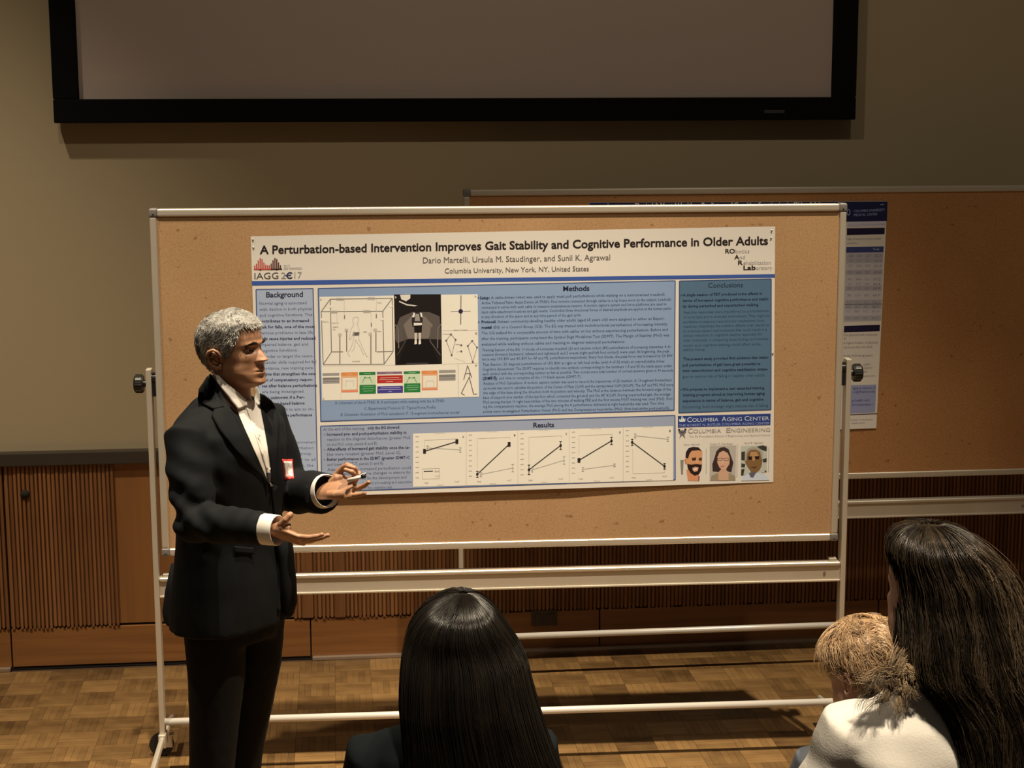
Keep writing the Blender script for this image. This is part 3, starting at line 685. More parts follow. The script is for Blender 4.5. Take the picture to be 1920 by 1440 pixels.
for k, ((xa, xb), (p0, p1, q0, q1, e0, e1)) in enumerate(zip(edges, charts)):
    P = Print(S1, 'result_chart', poster1, base=4)
    yt = lambda x: 88-(x-17)*54/1873; yb = lambda x: 472-(x-17)*48/1873
    P.quad(chx(xa, yt(xa)), chx(xb, yt(xb)), chx(xb, yb(xb)), chx(xa, yb(xa)), ink(226, 214, 196), 0, 6, 4)
    if k: P.line(chx(xa, yt(xa)), chx(xa, yb(xa)), 0.7, L2, 1)
    P.line(chx(*p0), chx(*p1), 1.7, ink(60, 54, 52), 3); P.line(chx(*q0), chx(*q1), 1.2, ink(182, 174, 162), 2)
    for (cx, cy), e, cl, w in ((p0, e0, INKK, 1.2), (p1, e1, INKK, 1.2), (q0, 14, ink(182, 174, 162), 0.9), (q1, 16 if k in (0, 4) else 26 if k != 3 else 10, ink(182, 174, 162), 0.9)):
        P.line(chx(cx, cy-e), chx(cx, cy+e), w, cl, 4); P.line(chx(cx-9, cy-e), chx(cx+9, cy-e), w, cl, 4); P.line(chx(cx-9, cy+e), chx(cx+9, cy+e), w, cl, 4)
        if cl is INKK:
            if k == 0 or e < 10: P.quad(chx(cx-10, cy-16), chx(cx+10, cy-16), chx(cx+10, cy+16), chx(cx-10, cy+16), cl, 5, 1, 1)
            else: P.disc(chx(cx, cy), 2.4, 2.6, cl, 5, 10)
        else: P.disc(chx(cx, cy), 1.6, 1.8, cl, 5, 8)
    for j in range(9): y = yt(xa)+22+j*37; P.line(chx(xa+18, y), chx(xa+42, y-1), 1.2, ink(176, 168, 156), 2)
    if k != 4: P.path([chx(p0[0], p0[1]-45 if k != 0 else p0[1]-25), chx(p0[0], yt(xa)+48), chx(p1[0]+5, yt(xb)+48), chx(p1[0]+5, yt(xb)+62)], 0.6, L2, 2)
    else: P.path([chx(p0[0]+3, 195), chx(p0[0]+5, 378), chx(p1[0], 370), chx(p1[0], 350)], 0.6, L2, 2)
    P.text('MoS (m)', *chx((xa+xb)/2-40, yt(xa)+2), *chx((xa+xb)/2+35, yt(xa)), 2.6, L2, False, layer=2, res=1)
    P.text('PRE', *chx(p0[0]-2, yb(xa)-22), *chx(p0[0]+26, yb(xa)-23), 2.6, ink(150, 142, 134), False, layer=2, res=1)
    P.text('POST', *chx(p1[0]-15, yb(xb)-22), *chx(p1[0]+18, yb(xb)-23), 2.6, ink(150, 142, 134), False, layer=2, res=1)
    P.text('Session', *chx((xa+xb)/2-15, yb((xa+xb)/2)-4), *chx((xa+xb)/2+28, yb((xa+xb)/2)-5), 2.8, ink(165, 156, 148), False, layer=2, res=1)
    P.text('ABCDE'[k], *chx(xb-28, yt(xb)+42), *chx(xb-16, yt(xb)+42), 3.8, ink(80, 74, 70), True, layer=2, res=1)
    if k == 0:
        P.frame(chx(85, 342), chx(208, 338), chx(208, 412), chx(85, 416), 0.7, L2, 2); P.line(chx(95, 360), chx(160, 358), 1.8, ink(66, 60, 58), 3)
        P.text('EG', *chx(175, 366), *chx(205, 365), 3, LN, False, layer=3, res=1); P.text('CG', *chx(175, 400), *chx(205, 399), 3, L2, False, layer=3, res=1)
    P.build()
# conclusions
P = panel('conclusions_section', (1274, 527), (1446, 523), (1445.5, 768), (1273, 774), ink(80, 106, 128), ink(62, 78, 112), 6, 8)
P.text('Conclusions', 1328, 539.5, 1393, 538.5, 9, ink(28, 38, 56), False, res=3)
ct = [('A single session of PBT produced some effects in', 1280, 1429, 555.5, 1), ('terms of increased cognitive performance and stabil-', 1280, 1441, 566, 1), ('ity during perturbed and unperturbed walking.', 1280, 1423, 576.5, 1), ('Reactive responses were transferred to perturbations', 1282, 1441, 588, 0),
      ('of novel type and to everyday environment. They might be', 1282, 1442, 597, 0), ('ascribable to adaptive neuromotory mechanisms (non-', 1281, 1434, 606, 0), ('reactive) (maximize the positive effects over years) or', 1281, 1443, 614.5, 0), ('to practice-related improvements that could result in a', 1281, 1438, 623, 0),
      ('clinical reduction in cognitive decline, especially for', 1281, 1430, 631.5, 0), ('older individuals, in comparing these findings and whether', 1281, 1441, 640.5, 0), ('motor and cognitive training could affect some', 1281, 1426, 650, 0), ('stability training.', 1281, 1322, 658, 0),
      ('The present study provided first evidence that waist-', 1281, 1441, 675.5, 1), ('pull perturbations of gait have great potential to', 1280, 1426, 687, 1), ('train sensorimotor and cognitive stabilization strate-', 1280, 1440, 697.5, 1), ('gies to reduce risk of falling in healthy older adults.', 1280, 1435, 708.5, 0),
      ('We propose to implement a new extended training', 1280, 1433, 732.5, 1), ('training program aimed at improving human aging', 1280, 1434, 743, 1), ('experience in terms of balance, gait and cognitive', 1280, 1432, 754, 1), ('functioning. Such strategy might reduce risk of falling', 1280, 1440, 765.5, 0)]
for s_, a, b_, y, bo in ct: P.text(s_, a, y, b_, y-(b_-a)*0.02, 5.2, ink(34, 48, 72) if bo else ink(52, 74, 100), bool(bo), res=1)
for y in (553.5, 731): P.line((1276, y), (1279, y), 1.2, ink(34, 48, 72))
P.build('dark teal block headed Conclusions')
# partner banners
P = Print(S1, 'partner_banner', poster1)
P.quad((1271, 780), (1445, 775.5), (1444.5, 797), (1271, 801.5), ink(44, 60, 120), 0, 8, 2)
P.text('C', 1288.5, 791.5, 1297, 791.2, 9, ink(196, 200, 216), False, res=3); P.text('OLUMBIA', 1298, 791, 1347, 790, 7, ink(190, 196, 214), False, res=3)
P.text('A', 1353, 790, 1362, 789.7, 9, ink(190, 196, 214), False, res=3); P.text('GING', 1363, 789.7, 1391, 789, 7, ink(190, 196, 214), False, res=3)
P.text('C', 1396, 789, 1405, 788.7, 9, ink(190, 196, 214), False, res=3); P.text('ENTER', 1406, 788.7, 1442, 787.5, 7, ink(190, 196, 214), False, res=3)
P.text('THE ROBERT N. BUTLER COLUMBIA AGING CENTER', 1273, 800, 1443, 795.5, 4.6, ink(150, 158, 196), False, res=2)
P.poly([(1273, 785.5), (1276, 787.5), (1278, 783), (1279.3, 787), (1281.5, 783), (1283, 786.5), (1285.5, 784), (1284.5, 790.5), (1274, 791)], ink(205, 210, 224), 2)
P.line((1279, 780.5), (1279, 786), 1.4, ink(215, 218, 228), 3); P.line((1277.3, 782), (1280.7, 782), 1.1, ink(215, 218, 228), 3)
P.build('dark blue banner with a white crown')
P = Print(S1, 'school_banner', poster1)
P.text('C', 1290, 812.5, 1299, 812, 9, ink(158, 146, 138), False, res=3); P.text('OLUMBIA', 1300, 812, 1352, 811, 7, ink(160, 148, 140), False, res=3)
P.text('E', 1362, 811, 1370, 810.5, 9, ink(158, 146, 138), False, res=3); P.text('NGINEERING', 1371, 810.5, 1444, 809, 7, ink(164, 152, 144), False, res=3)
P.text('The Fu Foundation School of Engineering and Applied Science', 1292, 820, 1444, 817, 4.0, ink(170, 160, 152), False, res=1)
d_ = ink(66, 60, 62)
P.disc((1273.5, 806), 2.2, 2.4, d_); P.disc((1285, 805.5), 2.2, 2.4, d_); P.poly([(1272, 810), (1279, 806), (1287, 809.5), (1283, 815), (1285, 822), (1280.5, 817.5), (1279, 816), (1277, 818), (1274, 822.5), (1275.5, 815)], ink(112, 104, 104), 1)
P.line((1274, 808), (1279, 812), 1.3, d_, 3); P.line((1285, 807.5), (1279, 812), 1.3, d_, 3)
P.build('grey lettering with a small emblem')
# three printed portraits
def px_(a, b): return (1230+a/8.0, 760+b/8.0)
def portrait(fn, label):
    P = Print(S1, 'printed_portrait', poster1, base=1); fn(P); P.build(label)
def blob(P, pts, c, l): P.poly([px_(*q) for q in pts], c, l)
def por1(P):
    P.text('Dario Martelli', *px_(420, 603), *px_(655, 597), 3.4, ink(150, 140, 134), False, layer=1, res=1)
    blob(P, [(365, 820), (415, 815), (405, 1030), (378, 1035)], ink(132, 128, 112), 1)
    blob(P, [(455, 960), (480, 1130), (640, 1135), (650, 1060), (600, 1000)], ink(206, 138, 100), 1)
    blob(P, [(445, 790), (470, 900), (520, 1010), (580, 1050), (640, 1020), (690, 900), (695, 690), (640, 650), (520, 655), (470, 710)], ink(204, 146, 104), 2)
    blob(P, [(425, 810), (450, 800), (462, 880), (440, 870)], ink(190, 128, 90), 2)
    blob(P, [(442, 780), (450, 700), (490, 640), (560, 622), (640, 632), (690, 690), (640, 672), (540, 680), (505, 720), (480, 800)], ink(44, 28, 28), 3)
    blob(P, [(468, 880), (530, 890), (600, 880), (690, 890), (680, 970), (640, 1035), (580, 1055), (520, 1015), (480, 950)], ink(40, 24, 22), 3)
    blob(P, [(545, 940), (590, 920), (640, 930), (625, 985), (580, 1000), (550, 975)], ink(200, 150, 120), 4); blob(P, [(560, 950), (625, 945), (610, 970), (575, 975)], ink(228, 214, 196), 5)
    blob(P, [(535, 790), (600, 780), (600, 825), (545, 830)], ink(66, 38, 28), 3); blob(P, [(640, 790), (688, 785), (685, 830), (645, 828)], ink(66, 38, 28), 3)
    blob(P, [(605, 800), (630, 870), (600, 875)], ink(216, 160, 118), 4)
    blob(P, [(638, 1060), (652, 1060), (648, 1130), (636, 1130)], ink(60, 44, 50), 3)
    P.line(px_(755, 650), px_(752, 1030), 0.9, ink(170, 162, 154), 1)
def por2(P):
    P.text('Ursula M. Staudinger', *px_(810, 592), *px_(1160, 585), 3.4, ink(150, 140, 134), False, layer=1, res=1)
    blob(P, [(808, 605), (1200, 600), (1192, 1125), (805, 1130)], ink(178, 166, 154), 1)
    blob(P, [(820, 1128), (830, 1060), (930, 1010), (1090, 1010), (1185, 1060), (1192, 1125)], ink(150, 132, 108), 2)
    blob(P, [(850, 990), (845, 880), (880, 780), (905, 690), (960, 635), (1030, 625), (1090, 660), (1125, 760), (1160, 860), (1130, 1005), (1080, 990), (950, 1000)], ink(58, 42, 40), 3)
    blob(P, [(930, 1010), (985, 950), (1040, 950), (1090, 1010), (1090, 1125), (940, 1125)], ink(196, 154, 126), 4)
    blob(P, [(920, 780), (950, 710), (1010, 680), (1075, 715), (1108, 790), (1100, 880), (1050, 960), (1000, 978), (950, 930), (920, 860)], ink(204, 158, 132), 5)
    for x in (962, 1055): P.frame(px_(x-38, 795), px_(x+38, 792), px_(x+34, 825), px_(x-34, 828), 0.8, ink(80, 50, 48), 6)
    blob(P, [(950, 912), (1035, 908), (1000, 925)], ink(168, 96, 84), 6); blob(P, [(993, 820), (1006, 820), (1012, 870), (988, 872)], ink(214, 172, 146), 6)
    P.line(px_(1218, 580), px_(1212, 1080), 0.9, ink(160, 152, 146), 1)
def por3(P):
    P.text('Sunil K. Agrawal', *px_(1330, 578), *px_(1605, 572), 3.4, ink(150, 140, 134), False, layer=1, res=1)
    blob(P, [(1275, 610), (1665, 598), (1660, 1000), (1275, 1050)], ink(182, 180, 166), 1)
    for q in ([(1280, 700), (1335, 690), (1330, 830), (1280, 820)], [(1510, 620), (1600, 600), (1662, 620), (1660, 690), (1590, 670)], [(1600, 810), (1660, 790), (1660, 850), (1610, 860)], [(1280, 870), (1340, 880), (1330, 930), (1280, 930)], [(1280, 960), (1330, 950), (1310, 1050), (1275, 1050)], [(1620, 980), (1660, 980), (1655, 1010)]): blob(P, q, ink(56, 54, 48), 2)
    blob(P, [(1280, 1130), (1300, 1060), (1400, 1020), (1580, 1010), (1655, 1050), (1700, 1120)], ink(196, 198, 206), 3)
    blob(P, [(1392, 1020), (1430, 1000), (1500, 1010), (1460, 1085), (1420, 1080)], ink(92, 92, 100), 4)
    blob(P, [(1340, 860), (1345, 740), (1380, 660), (1450, 628), (1530, 640), (1590, 700), (1600, 800), (1585, 900), (1560, 960), (1500, 1015), (1430, 1000), (1380, 930)], ink(126, 92, 56), 4)
    blob(P, [(1332, 840), (1338, 720), (1375, 650), (1450, 622), (1540, 636), (1598, 700), (1602, 830), (1580, 800), (1560, 700), (1500, 665), (1410, 670), (1370, 720), (1355, 830)], ink(160, 152, 136), 5)
    blob(P, [(1420, 700), (1510, 695), (1540, 760), (1500, 800), (1460, 840), (1410, 770)], ink(178, 134, 92), 5)
    blob(P, [(1378, 770), (1445, 765), (1440, 812), (1390, 815)], ink(40, 24, 22), 6); blob(P, [(1478, 765), (1550, 760), (1545, 805), (1490, 808)], ink(40, 24, 22), 6)
    blob(P, [(1420, 925), (1520, 920), (1480, 945)], ink(80, 50, 34), 6)
    P.line(px_(1692, 630), px_(1688, 1000), 0.9, ink(160, 152, 146), 1)
portrait(por1, 'printed photo of a bearded man'); portrait(por2, 'printed photo of a woman in glasses'); portrait(por3, 'printed photo of a grey haired man')
# pins in the corners
def pin(px, py, surf, parent, lift=0.001, c=(0.5, 0.48, 0.46)):
    p = surf.at(px, py, lift); b = bmesh.new(); q = surf.n
    cyl(b, tuple(p), tuple(p+q*0.0016), 0.0032, 0.0026, 12)
    o = bm_link('pin', b, m_pin, None, True); o.parent = parent; o.matrix_parent_inverse = parent.matrix_world.inverted()
m_pin = material('steel_pin', (0.45, 0.43, 0.41), 0.35, 0.8)
for q in ((474, 449), (475, 464), (1447, 432), (1446, 446), (1449, 662)): pin(*q, S1, poster1)

# second poster, mostly hidden behind the front board
S2 = Surface((B2X, B2Y, 0), 0.0, lambda u, v: -0.005+0.018*max(0, v-0.75)**1.2*2*(0.4+0.6*math.sin(u*3.14)), Z2(1.96), Z2(0.98), 0.50, 1.77)
poster2 = empty('research_poster', (1.70, B2Y-0.01, Z2(0.98)), 0, 'white poster with dark navy header on the rear board, mostly hidden', 'poster')
bpy.context.view_layer.update()
def rk(r, g, b): return ink(r, g, b, (160, 146, 120))
sheet(S2, (1104, 379.5), (1664, 377), (1643, 803), (1090, 821), poster2, 24, 16)
P = Print(S2, 'header_band', poster2)
P.quad((1104, 380), (1664, 377.5), (1663, 414.5), (1102, 424), rk(18, 20, 40), 0, 12, 2)
P.frame((1105, 380), (1140, 379.5), (1141, 410), (1104, 410), 1, rk(120, 116, 120), 1)
P.text('Physical & Mental Health as Predictors of Cognitive Functioning in Older Adults', 1191, 389.5, 1545, 387, 8.5, rk(190, 180, 170), True, res=2)
P.text('COLUMBIA UNIVERSITY', 1601, 398, 1659, 395.5, 4.6, rk(112, 112, 136), False, res=2); P.text('MEDICAL CENTER', 1601, 405.5, 1645, 403.5, 4.6, rk(112, 112, 136), False, res=2)
P.disc((1591, 398), 3.5, 6, rk(112, 112, 136), 1); P.disc((1591, 398), 2.2, 4.4, rk(18, 20, 40), 2); P.line((1650, 384), (1658, 383), 1.0, rk(130, 130, 150))
P.quad((1590, 416.5), (1662, 414), (1661, 423), (1590, 425.5), rk(150, 138, 138), 0, 4, 1); P.text('Department of Epidemiology and Aging', 1591, 424, 1660, 421.5, 3.6, rk(110, 100, 105), layer=1, res=1)
P.build('dark navy header band')
P = Print(S2, 'result_table', poster2)
P.quad((1588, 428), (1659, 427), (1658.5, 439), (1588, 441), rk(20, 13, 30), 0, 2, 1)
P.text('Table of mental and physical health', 1588, 450.5, 1652, 449, 4.6, rk(110, 98, 92), res=1); P.text('variables', 1588, 458, 1608, 457.5, 4.2, rk(110, 98, 92), res=1)
P.quad((1587, 463), (1657, 462), (1656.5, 473), (1586.5, 474), rk(38, 42, 68), 0, 2, 1); P.text('Total', 1637, 469.5, 1648, 469, 4, rk(150, 140, 140), layer=1, res=1)
P.quad((1586.5, 474), (1656.5, 473), (1652, 601), (1582, 604), rk(140, 128, 112), 0, 4, 6)
for k, y in enumerate((480, 489, 499, 511, 524, 533, 541, 554, 567, 575, 584, 597)):
    if k in (0, 1, 3, 6, 8, 9, 11): P.quad((1587-k*0.35, y-4.5), (1656.5-k*0.35, y-5.5), (1656-k*0.35, y+3.5), (1586.5-k*0.35, y+4.5), rk(124, 114, 102), 1, 2, 1)
    for x, w in ((1592, 8), (1607, 9), (1624, 8), (1640, 13)): P.text('%d.%d' % (random.randint(10, 99), random.randint(0, 9)), x-k*0.5, y+2, x+w-k*0.5, y+1.6, 4.4, rk(92, 82, 86), k % 3 == 0, layer=2, res=1)
P.build('grey table under dark purple bar')
P = Print(S2, 'heading_bar', poster2)
P.quad((1583, 611), (1650, 609), (1649.5, 621), (1582, 623), rk(20, 13, 30), 0, 2, 1); P.build(); P = Print(S2, 'paragraph', poster2)
for s_, a, b_, y in (('The physical health composite', 1582, 1645, 630), ('A', 1582, 1586, 637), ('A higher burden of physical', 1581, 1645, 645), ('may be seen when in the elderly', 1582, 1636, 653), ('in the following years', 1582, 1636, 669), ('cognitive', 1618, 1632, 685), ('A decline in', 1616, 1636, 692), ('status', 1617, 1626, 699), ('memory score', 1617, 1641, 707)):
    P.text(s_, a, y, b_, y-1, 4.4, rk(104, 92, 84), res=1)
    if y in (653, 669): P.build(); P = Print(S2, 'paragraph', poster2)
P.build(); P = Print(S2, 'summary_box', poster2)
P.quad((1590, 722.5), (1643, 721), (1641, 773), (1588, 775.5), rk(108, 106, 112), 0, 3, 3)
for s_, a, b_, y in (('aging as a function of', 1599, 1641, 730), ('a significant model', 1599, 1640, 737), ('g health and', 1597, 1630, 753), ('aid in independence 1', 1597, 1636, 761)): P.text(s_, a, y, b_, y-0.8, 4.6, rk(62, 60, 84), True, layer=1, res=1)
P.build('grey blue box'); P = Print(S2, 'funding_note', poster2)
P.line((1588, 778), (1645, 775.5), 1.6, rk(50, 30, 36), 1)
for s_, a, b_, y in (('Funding: The Retirement', 1595, 1637, 789), ('Research Study', 1597, 1622, 795)): P.text(s_, a, y, b_, y-1, 3.8, rk(120, 108, 96), res=1)
P.build()
# small marks in the cork
for (x, y, r) in ((1485, 447, 0.007), (1491, 441, 0.004), (1562, 507, 0.004), (297, 620, 0.003)):
    pass

# ================================================================ people
from mathutils import noise as mnoise
from mathutils.bvhtree import BVHTree
m_skin_m = material('brown_skin', (0.40, 0.215, 0.125), 0.5, sss=0.08, noise=(30, 0.4, (0.36, 0.185, 0.105)))
m_skin_w = material('fair_skin', (0.62, 0.40, 0.31), 0.5, sss=0.1, noise=(30, 0.4, (0.58, 0.36, 0.27)))
m_suit = material('black_wool_suit', (0.0042, 0.0055, 0.0076), 0.82, spec=0.2, sheen=0.0, bump=(700, 0.15))
m_trouser = material('black_wool_trousers', (0.0045, 0.0046, 0.0048), 0.85, spec=0.2, bump=(700, 0.15))
m_shirt = material('white_cotton', (0.80, 0.77, 0.73), 0.7, noise=(14, 0.4, (0.76, 0.73, 0.69)))
m_blouse = material('cream_white_knit', (0.78, 0.75, 0.70), 0.85, bump=(260, 0.3))
m_navy = material('dark_slate_blouse', (0.0075, 0.0105, 0.0135), 0.9, spec=0.12, noise=(25, 0.4, (0.006, 0.0085, 0.011)))
m_slate = material('slate_blue_cloth', (0.055, 0.065, 0.085), 0.8)
m_greybelt = material('dark_grey_cloth', (0.05, 0.05, 0.055), 0.6)
m_eye = material('eye', (0.55, 0.50, 0.46), 0.2)
m_iris = material('dark_iris', (0.012, 0.007, 0.005), 0.15)
m_lip = material('dark_lip', (0.20, 0.085, 0.06), 0.5)
m_leather = material('black_leather', (0.01, 0.01, 0.01), 0.35)
def hair_mat(name, dark, light, rough=0.38, spec=0.5):
    m = tint_material(name, dark, light, rough, spec, (25, 25, 25), False)
    return m
m_hair_grey = hair_mat('grey_hair', (0.05, 0.048, 0.045), (0.66, 0.65, 0.62), 0.5)
m_hair_dark = hair_mat('dark_brown_hair', (0.0032, 0.0024, 0.0018), (0.015, 0.011, 0.0075), 0.33, 0.6)
m_hair_brown = hair_mat('brown_hair', (0.008, 0.0055, 0.0036), (0.095, 0.066, 0.040), 0.36, 0.6)
m_hair_blond = hair_mat('strawberry_blond_hair', (0.085, 0.046, 0.020), (0.50, 0.33, 0.18), 0.4, 0.5)
m_brow = material('dark_brow_hair', (0.015, 0.010, 0.008), 0.6)

def interp(keys, z):
    ks = keys
    if z <= ks[0][0]: return np.array(ks[0][1:], float)
    for a, b in zip(ks, ks[1:]):
        if z <= b[0]:
            t = (z-a[0])/(b[0]-a[0]); t = t*t*(3-2*t)*0.35+t*0.65
            return np.array(a[1:], float)*(1-t)+np.array(b[1:], float)*t
    return np.array(ks[-1][1:], float)
def frame_of(theta, pitch=0.0, roll=0.0):
    """forward, left, up of a figure turned theta degrees from facing the camera wall side (-Y) towards +X"""
    t = math.radians(theta)
    Fv = Vector((math.sin(t), -math.cos(t), 0)); Lv = Vector((math.cos(t), math.sin(t), 0)); U = Vector((0, 0, 1))
    if pitch:
        q = Matrix.Rotation(math.radians(pitch), 3, Lv); Fv = q@Fv; U = q@U
    if roll:
        q = Matrix.Rotation(math.radians(roll), 3, Fv); Lv = q@Lv; U = q@U
    return Fv, Lv, U
def g2(a, b, ca, cb, sa, sb): return math.exp(-((a-ca)/sa)**2-((b-cb)/sb)**2)

HEAD0 = [(0.000, .060, -.005, .026), (0.006, .082, -.022, .038), (0.014, .092, -.036, .050), (0.030, .090, -.050, .062), (0.046, .092, -.060, .069), (0.062, .091, -.070, .071),
        (0.078, .089, -.082, .071), (0.095, .088, -.094, .074), (0.112, .086, -.101, .076), (0.130, .089, -.104, .077), (0.150, .089, -.103, .077), (0.170, .083, -.097, .074),
        (0.188, .072, -.085, .067), (0.203, .055, -.066, .054), (0.215, .033, -.043, .037), (0.222, .012, -.020, .018), (0.224, .000, -.004, .002)]
_hz = np.linspace(0, 0.224, 449); _hs = []
for _c in (1, 2, 3):
    _y = np.interp(_hz, [q[0] for q in HEAD0], [q[_c] for q in HEAD0])
    _e = np.concatenate([2*_y[0]-_y[28:0:-1], _y, 2*_y[-1]-_y[-2:-30:-1]]); _k = np.exp(-(np.arange(-28, 29)/9.0)**2); _k /= _k.sum()
    _s = np.convolve(_e, _k, mode='same')[28:-28]; _t = np.clip((_hz-0.195)/0.02, 0, 1); _hs.append(_s*(1-_t)+_y*_t)
def head_point(z, phi, face=1.0):
    f1, f0, w = (float(np.interp(z, _hz, q)) for q in _hs)
    c, a = (f1+f0)/2, (f1-f0)/2
    cs, sn = math.cos(phi), math.sin(phi); e = 2/2.25
    f = c+a*math.copysign(abs(cs)**e, cs); l = w*math.copysign(abs(sn)**e, sn)
    if cs > 0:
        fr = min(1, cs*1.6)
        # nose, brow, sockets, cheeks, lips, chin
        nz = max(0, min(1, (0.118-z)/0.040)) if z > 0.078 else max(0, 1-(0.078-z)/0.007)
        s = 0.0085+0.0080*nz
        f += (0.003+0.0245*nz**1.15)*math.exp(-(l/s)**2)*(1 if z < 0.128 else max(0, 1-(z-0.128)/0.012))*(z > 0.068)
        for sd in (-1, 1):
            f += 0.0065*g2(l, z, sd*0.0150, 0.0795, 0.0055, 0.0060)
            f -= 0.0150*g2(l, z, sd*0.031, 0.1130, 0.0175, 0.0100)*fr
            f += 0.0070*g2(l, z, sd*0.028, 0.1290, 0.0210, 0.0065)*fr
            f += 0.0050*g2(l, z, sd*0.046, 0.0900, 0.0160, 0.0140)*fr
            f -= 0.0030*g2(l, z, sd*0.026, 0.0620, 0.0060, 0.0160)*fr
            f -= 0.0040*g2(l, z, sd*0.047, 0.0520, 0.0160, 0.0150)*fr
        f += 0.0055*g2(l, z, 0, 0.0535, 0.0200, 0.0042)+0.0060*g2(l, z, 0, 0.0415, 0.0170, 0.0048)
        f -= 0.0060*g2(l, z, 0, 0.0478, 0.0230, 0.0017)
        f -= 0.0045*g2(l, z, 0, 0.0310, 0.0200, 0.0055)
        f += 0.0060*g2(l, z, 0, 0.0140, 0.0180, 0.0090)
    return f, l, z
def grid_faces(n, m, off=0, wrap=True):
    F_ = []
    for j in range(m-1):
        for i in range(n if wrap else n-1):
            F_.append((off+j*n+i, off+j*n+(i+1) % n, off+(j+1)*n+(i+1) % n, off+(j+1)*n+i))
    return F_
class Head:
    def __init__(s, centre, theta, pitch=0, roll=0, scale=1.0):
        s.C = Vector(centre); s.F, s.L, s.U = frame_of(theta, pitch, roll); s.k = scale   # centre = point at mid ear height
    def w(s, f, l, z): return s.C + (s.F*f + s.L*l + s.U*(z-0.10))*s.k
    def pt(s, z, phi, lift=0.0):
        f, l, zz = head_point(z, phi)
        if lift:
            c = Vector((-0.008, 0, 0.118)); d = (Vector((f, l, zz))-c).normalized()*lift; f, l, zz = f+d.x, l+d.y, zz+d.z
        return s.w(f, l, zz)
    def mesh(s, n=128, m=110):
        V = []
        zs = [0.224*(0.5-0.5*math.cos(math.pi*k/(m-1)))*0.35+0.224*(k/(m-1))*0.65 for k in range(m)]
        for z in zs:
            for i in range(n): V.append(tuple(s.pt(z, 2*math.pi*i/n)))
        F_ = grid_faces(n, m); F_.append(tuple(range(n))[::-1]); F_.append(tuple(range((m-1)*n, m*n)))
        return V, F_
    def ear(s, bm, side):
        base = lambda f, l, z: s.w(f-0.004, side*(0.0745+l), z-0.005)
        rim = [(0.008, 0.001, 0.092), (0.010, 0.006, 0.108), (0.006, 0.012, 0.122), (-0.006, 0.017, 0.130), (-0.020, 0.020, 0.126), (-0.028, 0.020, 0.112), (-0.025, 0.017, 0.096), (-0.017, 0.012, 0.083), (-0.006, 0.007, 0.074), (0.002, 0.003, 0.076), (0.005, 0.001, 0.086)]
        sweep(bm, [base(*q) for q in rim], [0.0035*s.k]+[0.0044*s.k]*7+[0.0062*s.k, 0.0062*s.k, 0.004*s.k], 8)
        inner = [(0.004, 0.004, 0.106), (-0.008, 0.009, 0.116), (-0.018, 0.013, 0.108), (-0.014, 0.010, 0.094), (-0.004, 0.004, 0.086)]
        sweep(bm, [base(*q) for q in inner], 0.0038*s.k, 8)
        c = [bm.verts.new(base(*q)) for q in ((0.008, -0.002, 0.108), (-0.006, 0.010, 0.126), (-0.024, 0.016, 0.118), (-0.022, 0.013, 0.098), (-0.008, 0.003, 0.080), (0.006, -0.002, 0.088))]
        bm.faces.new(c); 
        c2 = [bm.verts.new(base(q[0]*0.7-0.002, q[1]-0.012, 0.103+(q[2]-0.103)*0.7)) for q in ((0.008, 0, 0.108), (-0.006, 0.010, 0.126), (-0.024, 0.014, 0.118), (-0.022, 0.011, 0.098), (-0.008, 0.003, 0.080), (0.006, 0, 0.088))]
        for i in range(6): bm.faces.new((c[i], c[(i+1) % 6], c2[(i+1) % 6], c2[i]))
def add_pydata(bm, V, F_):
    vs = [bm.verts.new(v) for v in V]
    for f in F_:
        try: bm.faces.new([vs[i] for i in f])
        except ValueError: pass
def loft(bm, rings, cap=True):
    R_ = [[bm.verts.new(p) for p in r] for r in rings]; n = len(R_[0])
    for a, b in zip(R_, R_[1:]):
        for k in range(n): bm.faces.new((a[k], a[(k+1) % n], b[(k+1) % n], b[k]))
    if cap: bm.faces.new(R_[0][::-1]); bm.faces.new(R_[-1])
def body_ring(O, Fv, Lv, z, cf, cl, a, b, e=2.3, n=48):
    out = []
    for k in range(n):
        t = 2*math.pi*k/n; cs, sn = math.cos(t), math.sin(t)
        f = cf+b*math.copysign(abs(cs)**(2/e), cs); l = cl+a*math.copysign(abs(sn)**(2/e), sn)
        out.append(Vector((O[0], O[1], 0))+Fv*f+Lv*l+Vector((0, 0, z)))
    return out
def remeshed(name, bm, voxel, mat, parent, smooth=3, deform=None):
    me = bpy.data.meshes.new(name+'_src'); bmesh.ops.recalc_face_normals(bm, faces=bm.faces); bm.to_mesh(me); bm.free()
    ob = bpy.data.objects.new(name+'_src', me); COL.objects.link(ob)
    md = ob.modifiers.new('r', 'REMESH'); md.mode = 'VOXEL'; md.voxel_size = voxel
    if smooth: ms = ob.modifiers.new('s', 'SMOOTH'); ms.factor = 0.5; ms.iterations = smooth
    dg = bpy.context.evaluated_depsgraph_get(); out = bpy.data.meshes.new_from_object(ob.evaluated_get(dg)); out.name = name
    bpy.data.objects.remove(ob)
    if deform:
        out.update(); co = [v.co.copy() for v in out.vertices]; no = [v.normal.copy() for v in out.vertices]
        for v, c, n_ in zip(out.vertices, co, no): v.co = c+n_*deform(c)
    out.materials.clear(); out.materials.append(mat)
    return link(name, out, mat, parent, True)
